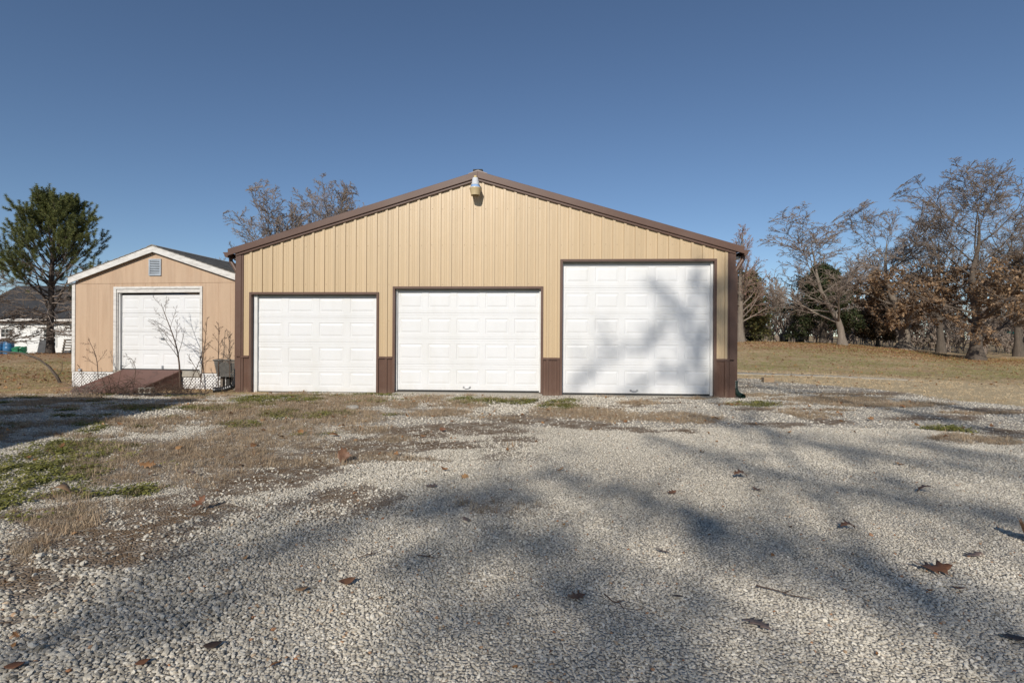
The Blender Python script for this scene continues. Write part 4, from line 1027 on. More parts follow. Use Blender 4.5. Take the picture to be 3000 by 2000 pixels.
# ------------------------------------------------------------------ trees
def norm(v): return v/np.maximum(1e-9, np.linalg.norm(v, axis=-1, keepdims=True))
def chains(start, d, L, k, wob, up, r, sag=0.0, centre=None, out=0.0):
    N = len(start); P = np.zeros((N, k, 3)); P[:, 0] = start; d = norm(d); step = (L/(k-1))[:, None]
    for i in range(1, k):
        d = d + r.normal(0, wob, (N, 3)); d[:, 2] += up - sag*i/k
        d = norm(d); P[:, i] = P[:, i-1] + d*step
    return P
def kids(P, Rr, L, spec, r):
    """child chains for every parent chain"""
    N, k, _ = P.shape; m = spec['n']
    t = spec['t0'] + (spec['t1']-spec['t0'])*((np.arange(m)[None, :] + r.uniform(0, 1, (N, m)))/m)
    if spec.get('tip'): t[:, -1] = .985
    f = np.clip(t*(k-1), 0, k-1.001); i = f.astype(int); w = (f-i)[..., None]
    idx = np.arange(N)[:, None]
    pos = P[idx, i]*(1-w) + P[idx, i+1]*w
    T = norm(P[idx, i+1]-P[idx, i])
    rad = Rr[idx, i]*(1-w[..., 0]) + Rr[idx, i+1]*w[..., 0]
    ref = np.where(np.abs(T[..., :1]) < .8, np.array([1., 0, 0]), np.array([0, 1., 0]))
    a = norm(np.cross(T, ref)); b = np.cross(T, a)
    az = (np.arange(m)[None, :]*2.399 + r.uniform(0, 6.28, (N, 1)) + r.normal(0, .5, (N, m)))[..., None]
    ang = np.radians(np.clip(r.normal(spec['ang'], spec.get('angv', 9), (N, m)), 5, 120))[..., None]
    if 'ang_tip' in spec: ang = ang + (np.radians(spec['ang_tip'])-np.radians(spec['ang']))*t[..., None]
    d = np.cos(ang)*T + np.sin(ang)*(np.cos(az)*a + np.sin(az)*b)
    d[..., 2] += spec.get('lift', 0)
    ln = L[:, None]*spec['len']*(1 - spec.get('fall', .45)*t)*r.uniform(.7, 1.2, (N, m))
    if 'prof' in spec: ln = L[:, None]*spec['len']*np.interp(t, *spec['prof'])*r.uniform(.8, 1.15, (N, m))
    rr = np.minimum(rad*spec['rr'], rad*.95)*r.uniform(.8, 1.1, (N, m))
    keep = r.random((N, m)) < spec.get('keep', 1.0)
    pos, d, ln, rr = pos[keep], d[keep], ln[keep], rr[keep]
    Pc = chains(pos, d, ln, spec['k'], spec['wob'], spec['up'], r, spec.get('sag', 0))
    tp = np.linspace(1, spec.get('tip_r', .35), spec['k'])[None, :]
    return Pc, np.maximum(rr[:, None]*tp, spec.get('rmin', .004)), ln
def tube_mesh(groups):
    """groups: list of (P (N,k,3), R (N,k), sides)"""
    V, F, off = [], [], 0
    for P, Rr, s in groups:
        N, k, _ = P.shape
        if N == 0: continue
        T = np.empty_like(P); T[:, 1:-1] = P[:, 2:]-P[:, :-2]; T[:, 0] = P[:, 1]-P[:, 0]; T[:, -1] = P[:, -1]-P[:, -2]; T = norm(T)
        m = norm(T.mean(1, keepdims=True)); ref = np.where(np.abs(m[..., :1]) < .7, np.array([1., 0, 0]), np.array([0, 1., 0]))
        a = norm(np.cross(T, ref)); b = np.cross(T, a)
        th = np.arange(s)*2*np.pi/s
        v = P[:, :, None] + Rr[:, :, None, None]*(np.cos(th)[None, None, :, None]*a[:, :, None] + np.sin(th)[None, None, :, None]*b[:, :, None])
        V.append(v.reshape(-1, 3))
        base = off + (np.arange(N)*k*s)[:, None, None] + (np.arange(k-1)*s)[None, :, None]
        q = np.arange(s)[None, None, :]; q2 = (q+1) % s
        F.append(np.stack([base+q, base+q2, base+s+q2, base+s+q], -1).reshape(-1, 4)); off += N*k*s
    return np.concatenate(V), np.concatenate(F)
def leaf_cards(pos, size, r, squash=1.0, up=None):
    n = len(pos)
    t = norm(r.normal(0, 1, (n, 3))*np.array([1, 1, squash])); x = norm(np.cross(t, r.normal(0, 1, (n, 3)))); y = np.cross(t, x)
    s = size*r.uniform(.6, 1.3, (n, 1))
    V = np.stack([pos-x*s, pos-y*s*.6+t*s*.2, pos+x*s, pos+y*s*.6+t*s*.2], 1).reshape(-1, 3)
    return V, (np.arange(n)[:, None]*4 + np.arange(4)[None, :])
def along(P, n, r, t0=.3):
    """n random points along chains"""
    N, k, _ = P.shape; c = r.integers(0, N, n); f = (t0+(1-t0)*r.random(n))*(k-1.001); i = f.astype(int); w = (f-i)[:, None]
    return P[c, i]*(1-w)+P[c, i+1]*w
def bare_tree(name, label, xy, H, r0, specs, seed, bark='bark', twig='twig', lean=(0, 0, 1), path=None, trunk_k=9, wob=.05, cat='tree', group=None, leaves=None, z=None, split=2, tip_r=.05, flare=1.5, sink=.05, fit=None):
    r = np.random.default_rng(seed)
    x, y = xy; z = float(ground_z(x, y)) if z is None else z
    t = empty(name, (x, y, z)); tag(t, label, cat, group)
    if path is None:
        P = chains(np.array([[0, 0, -sink]]), np.array([lean], float), np.array([H]), trunk_k, wob, .02, r)
    else:
        pp = np.array(path, float); f = np.linspace(0, len(pp)-1, trunk_k); i = np.minimum(f.astype(int), len(pp)-2); w = (f-i)[:, None]
        P = (pp[i]*(1-w)+pp[i+1]*w)[None]; P[:, 1:-1] = (P[:, :-2]+2*P[:, 1:-1]+P[:, 2:])/4
    tt = np.linspace(0, 1, P.shape[1]); Rr = (r0*(tip_r+(1-tip_r)*(1-tt)**.9))[None].copy(); Rr[:, 0] *= flare
    L = np.array([np.linalg.norm(np.diff(P[0], axis=0), axis=1).sum()])
    levels = [(P, Rr, L)]
    for sp in specs:
        levels.append(kids(*levels[-1] if not sp.get('from') else levels[sp['from']], sp, r))
    if fit:                                  # bring the crown to its height and spread
        allp = np.concatenate([p.reshape(-1, 3) for p, q, l in levels[1:]])
        sz = fit[0]/np.percentile(allp[:, 2], 99.6); hw = (np.percentile(allp[:, 0], 99)-np.percentile(allp[:, 0], 1))/2; sx = fit[1]/hw
        levels = [(p*np.array([sx, sx, sz]), q, l) for p, q, l in levels]
        cx_, cz_ = np.median(allp[:, 0])*sx, fit[0]*.5; rad = np.array([fit[1]*1.02, fit[1]*1.02, fit[0]*.5])
        def dome(p):                         # rounded crown outline: stray ends are drawn in to the dome
            q = (p-np.array([cx_, 0, cz_]))/rad; d = np.linalg.norm(q, axis=-1, keepdims=True)
            nd_ = np.where(d > .88, .88+.24*np.tanh((d-.88)/.24), d)
            return np.where(p[..., 2:] > cz_*.7, np.array([cx_, 0, cz_]) + q*(nd_/np.maximum(d, 1e-6))*rad, p)
        levels = levels[:1] + [(dome(p), q, l) for p, q, l in levels[1:]]
    sides = [12, 7, 4, 3, 3, 3, 3]
    g = [(p, q, sides[i]) for i, (p, q, l) in enumerate(levels)]
    v, f = tube_mesh(g[:split]); link('trunk', mesh_np('trunk', v, [f]), M[bark], t, True)
    if g[split:]:
        v, f = tube_mesh(g[split:]); link('crown', mesh_np('crown', v, [f]), M[twig], t, False)
    if leaves:
        pos = np.concatenate([along(levels[lv][0], n, r, .2) for lv, n in leaves['lv']])
        pos = pos[leaves['keep'](pos, r)]
        v, f = leaf_cards(pos + r.normal(0, .06, pos.shape), leaves['size'], r)
        link('leaves', mesh_np('leaves', v, [f]), M[leaves['mat']], t)
    return t

# --- big oaks on the lawn, holding brown leaves low in the crown
OAK = [dict(n=20, t0=.15, t1=.98, ang=84, ang_tip=24, angv=11, len=.70, fall=.38, k=9, wob=.08, up=.07, rr=.40, tip_r=.2, tip=True),
       dict(n=11, t0=.18, t1=.98, ang=46, angv=13, len=.42, fall=.4, k=7, wob=.10, up=.06, rr=.45, tip_r=.25, tip=True, rmin=.018),
       dict(n=9, t0=.12, t1=.98, ang=44, angv=14, len=.44, fall=.3, k=5, wob=.11, up=.05, rr=.5, tip_r=.4, tip=True, rmin=.014),
       dict(n=7, t0=.1, t1=.98, ang=40, angv=14, len=.52, fall=.3, k=3, wob=.14, up=.05, rr=.65, tip_r=.7, rmin=.0115)]
def low_leaves(zc, frac=.55):
    def f(pos, r):
        hz = pos[:, 2]; rad = np.hypot(pos[:, 0], pos[:, 1])
        cl = vnoise(pos[:, 0]*.9+50, pos[:, 2]*.9+50, 5)*.6 + vnoise(pos[:, 1]*.9+50, pos[:, 2]*.9, 8)*.4
        return (r.random(len(pos)) < frac*np.clip((zc-hz)/2.4, 0, 1)*sstep(.28, .5, cl)) & (hz > .5)
    return f
bare_tree('oak_tree', 'spreading oak with coppery leaves standing at the far right edge', (32.4, 38), 12.2, .40, OAK, 11, leaves=dict(lv=[(2, 6000), (3, 26000), (4, 60000)], size=.10, mat='oak_leaf', keep=low_leaves(7.4)), path=[(0, 0, -.1), (0, 0, 2), (.1, 0, 3.0), (-.2, .2, 5.5), (.2, 0, 8), (.1, 0, 10)], trunk_k=11, flare=1.7, fit=(13.9, 6.2))
OAK2 = [dict(OAK[0], n=18, ang_tip=34, len=.72, wob=.16, up=.065), dict(OAK[1], n=10, wob=.18), dict(OAK[2], wob=.16), OAK[3]]
bare_tree('oak_tree', 'old gnarled oak with thick flared trunk and low brown leaves', (32.4, 45), 11.4, .47, OAK2, 23, bark='bark_grey', twig='twig_grey', leaves=dict(lv=[(2, 6000), (3, 26000), (4, 60000)], size=.10, mat='oak_leaf', keep=low_leaves(6.4)), path=[(0, 0, -.1), (.1, 0, 1.6), (-.2, 0, 3.5), (-1.0, .2, 5.6), (-1.5, 0, 8), (-1.3, 0, 10.8)], trunk_k=11, flare=1.9, fit=(12.4, 5.4))
# --- leaning tree before the dark cedar
LEAN = [dict(OAK[0], n=15, t0=.22, ang=62, ang_tip=26, len=.55, up=.07, wob=.10), dict(OAK[1], n=9, ang=42, len=.48, up=.06, wob=.12), dict(OAK[2], n=7, wob=.13), dict(OAK[3], n=6)]
bare_tree('leaning_tree', 'bare tree with pale leaning trunk in front of the dark cedar', (24.3, 40), 10.2, .27, LEAN, 31, bark='bark_grey', twig='twig_grey', path=[(0, 0, -.1), (-.1, 0, 1.5), (-.25, 0, 2.6), (-.9, .1, 4.2), (-1.5, 0, 6), (-1.6, 0, 8.3), (-1.9, 0, 10.1)], trunk_k=11, flare=1.5, fit=(10.3, 4.2))
# --- narrow larch-like tree by the garage corner
LARCH = [dict(n=46, t0=.12, t1=.99, ang=66, ang_tip=34, angv=8, len=.36, k=7, wob=.07, up=.085, rr=.34, tip_r=.25, prof=([0, .2, .45, 1], [.75, 1.0, .82, .14])),
         dict(n=9, t0=.2, t1=.98, ang=40, angv=12, len=.36, k=5, wob=.12, up=.06, rr=.5, tip_r=.4, rmin=.008),
         dict(n=6, t0=.1, t1=.98, ang=38, angv=12, len=.5, k=3, wob=.12, up=.05, rr=.6, rmin=.010)]
bare_tree('larch_tree', 'narrow upright bare tree with reddish twigs behind the garage corner', (17.65, 42), 9.2, .26, LARCH, 41, bark='bark_grey', twig='twig_red', flare=1.5, wob=.02, fit=(9.1, 2.1))
# --- bare trees behind the garage
ELM = [dict(n=24, t0=.2, t1=.98, ang=56, ang_tip=22, angv=10, len=.66, k=8, wob=.08, up=.07, rr=.36, tip_r=.25, tip=True),
       dict(n=10, t0=.15, t1=.98, ang=42, angv=12, len=.42, k=6, wob=.10, up=.05, rr=.42, tip_r=.3, tip=True, rmin=.015),
       dict(n=9, t0=.12, t1=.98, ang=44, angv=13, len=.42, k=4, wob=.12, up=.04, rr=.5, tip_r=.4, rmin=.011),
       dict(n=6, t0=.1, t1=.98, ang=42, angv=14, len=.50, k=3, wob=.12, up=.03, rr=.6, rmin=.009)]
ELM_THIN = [dict(ELM[0], n=14), dict(ELM[1], n=8), dict(ELM[2], n=6), dict(ELM[3], n=4)]
ELM_FAR = [dict(ELM[0], n=20), dict(ELM[1], n=9), dict(ELM[2], n=8), dict(ELM[3], n=5, rmin=.010)]
bare_tree('bare_tree', 'wide bare tree rising over the left slope of the garage roof', (-15.2, 36), 9.4, .28, ELM, 53, twig='twig_grey', lean=(-.05, 0, 1), fit=(11.5, 3.6))
bare_tree('bare_tree', 'taller bare tree rising just right of the wide one over the roof', (-13.1, 37.5), 11.3, .26, ELM, 57, twig='twig_grey', lean=(-.02, 0, 1), fit=(12.8, 3.0))
bare_tree('bare_tree', 'faint bare tree top just clearing the roof right of the wide pair', (-11.8, 42), 10.0, .2, ELM_THIN, 59, twig='twig_grey', fit=(12.0, 1.9))
bare_tree('bare_tree', 'bare tree of which only twigs clear the right roof slope', (2.2, 40), 11.4, .22, ELM_THIN, 61, twig='twig_grey', fit=(11.5, 2.4))
# --- more bare trees on the right
bare_tree('bare_tree', 'tall bare tree showing between and behind the two oaks', (41.0, 52), 13.5, .32, ELM_FAR, 67, twig='twig_grey', fit=(15.8, 4.0))
bare_tree('bare_tree', 'tall bare tree behind the oak at the picture edge', (47.5, 51), 14.0, .34, ELM_FAR, 71, twig='twig_grey', fit=(15.6, 4.4))
MULTI = [dict(n=9, t0=.03, t1=.5, ang=24, angv=8, len=1.6, k=7, wob=.06, up=.05, rr=.8, tip_r=.2, fall=.2),
         dict(n=8, t0=.25, t1=.98, ang=30, angv=9, len=.42, k=5, wob=.09, up=.03, rr=.5, rmin=.014),
         dict(n=7, t0=.2, t1=.98, ang=32, angv=10, len=.5, k=4, wob=.1, up=.02, rr=.6, rmin=.012),
         dict(n=5, t0=.2, t1=.98, ang=34, angv=10, len=.5, k=3, wob=.1, up=.0, rr=.6, rmin=.010)]
bare_tree('multi_stem_tree', 'pale many-stemmed bare shrub tree left of the dark bins', (23.6, 50), 3.2, .10, MULTI, 73, bark='twig_pale', twig='twig_pale', fit=(5.6, 2.0))
bare_tree('multi_stem_tree', 'pale many-stemmed bare shrub tree beside the dark cedar', (25.3, 50.5), 2.9, .10, MULTI, 79, bark='twig_pale', twig='twig_pale', fit=(5.2, 1.8))
bare_tree('multi_stem_tree', 'taller hazy bare thicket tree behind the pale shrub trees', (22.6, 56), 3.9, .10, MULTI, 83, bark='twig_pale', twig='twig_red', fit=(8.0, 2.6))
bare_tree('small_bare_tree', 'small bare brown tree at the left edge beside the pine', (-29.6, 30.5), 5.4, .15, [dict(OAK[0], n=12, up=.03, t0=.15), dict(OAK[1], n=9), dict(OAK[2], n=7), dict(OAK[3], n=4)], 89, twig='twig', fit=(4.9, 2.7))

# --- dense evergreens
def evergreen(name, label, xy, H, W, seed, mat, r0, base=.12, n=2600, card=.17, per=9, shape=None, cat='tree', droop=.0):
    r = np.random.default_rng(seed); x, y = xy
    t = empty(name, (x, y, float(ground_z(x, y)))); tag(t, label, cat)
    P = chains(np.array([[0, 0, -.1]]), np.array([[0, 0, 1.]]), np.array([H*.97]), 9, .02, .02, r); Rr = (r0*np.linspace(1, .08, 9))[None]; Rr[:, 0] *= 1.4
    sp = dict(n=90, t0=base, t1=.99, ang=78, ang_tip=35, angv=9, len=W/H*.54, k=6, wob=.10, up=.03-droop, rr=.25, tip_r=.3, prof=shape or ([0, .25, .6, 1], [.9, 1.0, .72, .12]), rmin=.008)
    B = kids(P, Rr, np.array([H]), sp, r)
    C = kids(*B, dict(n=7, t0=.25, t1=1.0, ang=42, angv=14, len=.36, k=4, wob=.13, up=.03, rr=.5, rmin=.006), r)
    v, f = tube_mesh([(P, Rr, 10)]); link('trunk', mesh_np('trunk', v, [f]), M['bark'], t, True)
    v, f = tube_mesh([(B[0], B[1], 4), (C[0], C[1], 3)]); link('branches', mesh_np('branches', v, [f]), M['twig'], t)
    pos = np.concatenate([along(C[0], n, r, .1), along(B[0], n//3, r, .45)])
    pos = np.repeat(pos, per, 0) + r.normal(0, card*.9, (len(pos)*per, 3))
    v, f = leaf_cards(pos, card*.55, r); link('crown', mesh_np('crown', v, [f]), M[mat], t)
    return t
evergreen('cedar_tree', 'broad dark green cedar standing behind the leaning tree', (26.3, 46), 6.6, 5.8, 91, 'cedar_leaf', .28, base=.13, n=2600)
evergreen('brown_cedar', 'narrow brownish cedar half hidden behind the gnarled oak', (33.6, 50), 6.0, 3.0, 97, 'cedar_brown', .16, base=.1, n=1400)
evergreen('magnolia_tree', 'rounded olive green evergreen behind the reddish narrow tree', (19.8, 46.5), 5.4, 4.6, 101, 'magnolia_leaf', .16, base=.1, n=1500, card=.18, shape=([0, .3, .6, 1], [.8, 1.0, .95, .3]))
evergreen('low_bush', 'low dark green bush left of the pale shrub trees', (21.6, 49.5), 1.3, 2.6, 103, 'cedar_leaf', .06, base=.05, n=500, card=.15, cat='bush', shape=([0, .3, .6, 1], [.8, 1.0, .95, .3]))

# --- pine beside the white house: needle tufts at the ends of up-curved branches, bare dead branches below
def pine(xy, H, seed):
    r = np.random.default_rng(seed); x, y = xy
    t = empty('pine_tree', (x, y, float(ground_z(x, y)))); tag(t, 'tall green pine with bare lower limbs beside the white house', 'tree')
    P = chains(np.array([[0, 0, -.15]]), np.array([[.02, 0, 1.]]), np.array([H]), 12, .025, .02, r); Rr = (.21*np.linspace(1, .12, 12)**.8)[None]; Rr[:, 0] *= 1.35
    live = dict(n=72, t0=.36, t1=.99, ang=80, ang_tip=34, angv=11, len=.40, k=8, wob=.09, up=.06, rr=.33, tip_r=.3, prof=([0, .2, .45, .7, .9, 1], [1.0, 1.05, .95, .8, .5, .2]), rmin=.012)
    dead = dict(n=34, t0=.16, t1=.52, ang=82, angv=10, len=.36, k=8, wob=.11, up=.0, sag=.05, rr=.26, tip_r=.25, prof=([0, 1], [.85, 1.05]), rmin=.01)
    Lv = kids(P, Rr, np.array([H]), live, r); Dv = kids(P, Rr, np.array([H]), dead, r)
    L2 = kids(*Lv, dict(n=12, t0=.35, t1=.98, ang=44, angv=12, len=.32, k=5, wob=.1, up=.11, rr=.5, rmin=.008, tip=True), r)
    D2 = kids(*Dv, dict(n=9, t0=.2, t1=1, ang=45, angv=15, len=.42, k=5, wob=.16, up=-.01, rr=.5, rmin=.007), r)
    D3 = kids(*D2, dict(n=5, t0=.2, t1=1, ang=40, angv=15, len=.5, k=3, wob=.16, up=-.02, rr=.6, rmin=.006), r)
    # a couple of low forks near the base
    F1 = chains(np.array([[.05, 0, 2.5], [-.05, 0, 2.6]]), np.array([[.55, -.1, .8], [-.3, -.2, .9]]), np.array([3.0, 2.6]), 7, .06, .05, r)
    F1R = np.array([.09*np.linspace(1, .2, 7), .08*np.linspace(1, .2, 7)])
    v, f = tube_mesh([(P, Rr, 12), (F1, F1R, 8)]); link('trunk', mesh_np('trunk', v, [f]), M['pine_bark'], t, True)
    v, f = tube_mesh([(Lv[0], Lv[1], 6), (L2[0], L2[1], 4)]); link('live_branches', mesh_np('live_branches', v, [f]), M['pine_bark'], t)
    v, f = tube_mesh([(Dv[0], Dv[1], 5), (D2[0], D2[1], 3), (D3[0], D3[1], 3)]); link('dead_branches', mesh_np('dead_branches', v, [f]), M['twig_grey'], t)
    # needle brushes: needles around the outer part of every twig
    c = L2[0]; tips = c[:, -1]; d = norm(c[:, -1]-c[:, -2])
    d = norm(d + np.array([0, 0, .35])); base = tips - d*.30
    tips2 = Lv[0][:, -1]; d2 = norm(norm(Lv[0][:, -1]-Lv[0][:, -2]) + np.array([0, 0, .5])); base = np.concatenate([base, tips2-d2*.25]); d = np.concatenate([d, d2])
    n = 130; N = len(base)
    s = r.random((N, n, 1))*.52; q = base[:, None]+d[:, None]*s
    rad = norm(np.cross(np.broadcast_to(d[:, None], (N, n, 3)), r.normal(0, 1, (N, n, 3))))
    nd_ = norm(rad*1.0 + d[:, None]*r.uniform(.3, .9, (N, n, 1))); ln = r.uniform(.14, .25, (N, n, 1))*(1-.3*s/.5)
    w = norm(np.cross(nd_, r.normal(0, 1, (N, n, 3))))*.011
    V = np.stack([q-w, q+w, q+nd_*ln], 2).reshape(-1, 3); F = np.arange(N*n*3).reshape(-1, 3)
    link('crown', mesh_np('crown', V, [F]), M['pine_needle'], t)
pine((-28.0, 33.0), 8.9, 107)

# --- far woods that read as one mass
def woods(name, label, spots_, seed, hmin, hmax, mat='twig_grey', rm=1.0, nn=(9, 5, 3)):
    r = np.random.default_rng(seed); N = len(spots_)
    st = np.array([[x, y, float(ground_z(x, y))-.1] for x, y in spots_]); H = r.uniform(hmin, hmax, N)
    d = np.tile([0., 0, 1], (N, 1)) + r.normal(0, .05, (N, 3))
    P = chains(st, d, H, 6, .05, .02, r); Rr = (.11*H/8)[:, None]*np.linspace(1, .15, 6)[None]
    a = kids(P, Rr, H, dict(n=nn[0], t0=.12, t1=.98, ang=45, ang_tip=28, angv=10, len=.42, k=5, wob=.12, up=.06, rr=.5, rmin=.016*rm), r)
    b = kids(*a, dict(n=nn[1], t0=.15, t1=.98, ang=38, angv=12, len=.5, k=4, wob=.13, up=.04, rr=.5, rmin=.014*rm), r)
    c = kids(*b, dict(n=nn[2], t0=.15, t1=.98, ang=38, angv=12, len=.55, k=3, wob=.13, up=.03, rr=.6, rmin=.013*rm), r)
    v, f = tube_mesh([(P, Rr, 5), (a[0], a[1], 3), (b[0], b[1], 3), (c[0], c[1], 3)])
    o = link(name, mesh_np(name, v, [f]), M[mat]); tag(o, label, kind='stuff')
r_ = np.random.default_rng(5)
sp1 = [(u*y, y) for u, y in zip(r_.uniform(.40, .98, 95), r_.uniform(58, 85, 95))]
woods('distant_woods', 'hazy band of bare woods beyond the lawn', sp1, 113, 4.0, 7.5, rm=2.8)
sp2 = [(u*y, y) for u, y in zip(r_.uniform(.38, 1.1, 130), r_.uniform(52, 66, 130))]
woods('undergrowth', 'low bare brush along the far edge of the lawn', sp2, 127, 1.6, 3.6, 'twig_grey', 3.2, (9, 5, 2))
sp3 = [(u*y, y) for u, y in zip(r_.uniform(.35, 1.15, 110), r_.uniform(120, 170, 110))]
sp3 += [(q*math.sin(a), q*math.cos(a)) for a, q in zip(r_.uniform(-1.75, 1.75, 180), r_.uniform(150, 190, 180))]
woods('horizon_trees', 'far grey line of trees on the horizon', sp3, 131, 6.0, 10.0, rm=7.0, nn=(6, 3, 2))
sp4 = [(u*y, y) for u, y in zip(r_.uniform(-1.05, -.80, 12), r_.uniform(56, 75, 12))]
woods('rear_woods', 'bare trees behind the white house', sp4, 137, 4.0, 6.0)

# --- leaf-holding oak behind the viewer; only its shadow reaches the picture
BOUGHS = [[(-4.64, -12.6, 8.95), (-4.45, -12.85, 9.14), (-4.09, -12.54, 9.11)],
          [(-3.95, -12.3, 9.3), (-3.34, -12.55, 9.11), (-2.63, -12.24, 8.57), (-2.33, -12.07, 8.3), (-2.18, -12.42, 8.33), (-1.96, -12.5, 8.22), (-1.55, -12.13, 7.8)],
          [(-2.95, -11.7, 10.01), (-2.32, -11.95, 9.47), (-1.76, -11.64, 8.86), (-1.21, -11.47, 8.48), (-0.81, -11.82, 8.53), (-0.5, -11.9, 8.47)],
          [(-2.44, -12.8, 11.58), (-1.79, -13.05, 10.95), (-1.24, -12.74, 10.19), (-0.63, -12.57, 9.68), (-0.06, -12.92, 9.65)],
          [(-0.31, -12.3, 14.84), (0.52, -12.55, 12.93), (1.23, -12.24, 11.49), (1.52, -12.07, 10.2)],
          [(0.83, -11.5, 13.28), (2.25, -11.75, 12.22), (2.95, -11.44, 10.86)],
          [(-5.37, -13.1, 8.74), (-5.37, -13.35, 9.09), (-5.07, -13.04, 9.11)],
          [(-3.84, -12.9, 8.34), (-3.71, -13.15, 8.52), (-3.48, -12.84, 8.29)],
          [(-3.38, -11.9, 7.64), (-3.15, -12.15, 7.68)],
          [(-5.65, -13.5, 8.47), (-5.65, -13.75, 8.7), (-5.48, -13.44, 8.63)],
          [(-4.36, -12.3, 8.26), (-4.23, -12.55, 8.49)],
          [(-0.69, -13.2, 10.71), (-0.15, -13.45, 10.44), (0.33, -13.14, 10.05)],
          [(-3.14, -12.3, 15.36), (-2.57, -12.55, 15.03), (-2.04, -12.24, 14.3), (-1.82, -12.07, 13.76)],
          [(-4.85, -13, 13.61), (-4.1, -13.25, 14.32), (-3.3, -12.94, 14.54), (-2.72, -12.77, 14.88)],
          [(-3.55, -11.8, 12.75), (-2.62, -12.05, 13.32), (-1.91, -11.74, 12.86), (-1.51, -11.57, 12.58)],
          [(-1.96, -11.5, 15.07), (-1.57, -11.75, 14.65), (-1.31, -11.44, 13.76)],
          [(-1.53, -12.7, 15.88), (-1.48, -12.95, 15.21), (-1.43, -12.64, 14.15), (-1.46, -12.47, 13.25)]]
def shade_oak():
    r = np.random.default_rng(139); base = np.array([-1.7, -12.7, 0.])
    t = empty('shade_oak', tuple(base)); tag(t, 'tall thin oak behind the viewer whose branches shade gravel and tall door', 'tree')
    tr = np.array([(0, 0, -.1), (.05, 0, 2), (-.05, .1, 4), (.05, 0, 6), (-.3, -.1, 8.5), (.1, .1, 11), (-.4, 0, 13), (-.2, 0, 15.2)]); f = np.linspace(0, 7, 15); i = np.minimum(f.astype(int), 6); w = (f-i)[:, None]
    P = (tr[i]*(1-w)+tr[i+1]*w)[None]; Rr = np.interp(np.linspace(0, 1, 15), [0, .1, .38, .48, 1], [.36, .26, .20, .045, .02])[None]
    bo = []; lim = []; leaf = []
    dens = [.75, 1.0, .8, .7, .8, .7, .25, .15, .0, .3, .1, .5, .65, .65, .65, .6, .9]
    for bi, bg in enumerate(BOUGHS):
        q = np.array(bg)-base; L = np.linalg.norm(np.diff(q, axis=0), axis=1).sum(); f = np.linspace(0, len(q)-1, 8); i = np.minimum(f.astype(int), len(q)-2); w = (f-i)[:, None]
        c = q[i]*(1-w)+q[i+1]*w; c[1:-1] += r.normal(0, .05, (6, 3)); bo.append(c)
        n = int((115*L+40)*dens[bi]); k = r.uniform(0, 6.999, n); j = k.astype(int); w = (k-j)[:, None]
        leaf.append(c[j]*(1-w)+c[j+1]*w + r.normal(0, .14, (n, 3)))
        e = c[0] if np.hypot(*c[0][:2]) < np.hypot(*c[-1][:2]) else c[-1]
        z0 = max(5.5, e[2]-1.2-.35*np.hypot(*e[:2])); s0 = np.array([np.interp(z0, P[0, :, 2], P[0, :, 0]), np.interp(z0, P[0, :, 2], P[0, :, 1]), z0])
        tt = np.linspace(0, 1, 8)[:, None]; ch = s0*(1-tt)+e*tt; ch[:, 2] += .5*np.sin(np.pi*tt[:, 0])*r.uniform(-.6, 1); ch[1:-1] += r.normal(0, .09, (6, 3)); lim.append(ch)
    B = np.array(bo); Lm = np.array(lim); Lb = np.full(len(B), 2.6)
    BR = np.tile(np.linspace(.035, .018, 8), (len(B), 1)); LR = np.tile(np.linspace(.030, .018, 8), (len(B), 1))
    k2 = dict(n=6, t0=.05, t1=1, ang=55, angv=15, len=.36, k=6, wob=.16, up=.03, rr=.5, rmin=.008, fall=.2)
    A1 = kids(B, BR, Lb, k2, r); A2 = kids(Lm, LR, Lb, dict(k2, n=1), r)
    C1 = kids(*A1, dict(n=5, t0=.15, t1=1, ang=45, angv=14, len=.5, k=4, wob=.15, up=.02, rr=.6, rmin=.005), r); C2 = kids(*A2, dict(n=2, t0=.15, t1=1, ang=45, angv=14, len=.5, k=4, wob=.15, up=.02, rr=.6, rmin=.007), r)
    D1 = kids(*C1, dict(n=3, t0=.15, t1=1, ang=45, angv=14, len=.5, k=3, wob=.15, up=.0, rr=.6, rmin=.004), r)
    v, f = tube_mesh([(P, Rr, 10), (Lm, LR, 6), (B, BR, 5)]); link('trunk', mesh_np('trunk', v, [f]), M['bark'], t, True)
    v, f = tube_mesh([(A1[0], A1[1], 4), (A2[0], A2[1], 4), (C1[0], C1[1], 3), (C2[0], C2[1], 3), (D1[0], D1[1], 3)]); link('crown', mesh_np('crown', v, [f]), M['twig'], t)
    lp = np.concatenate(leaf + [along(C1[0], 700, r, .2), along(C2[0], 250, r, .2)])
    v, f = leaf_cards(lp, .06, r); link('leaves', mesh_np('leaves', v, [f]), M['oak_leaf'], t)
shade_oak()

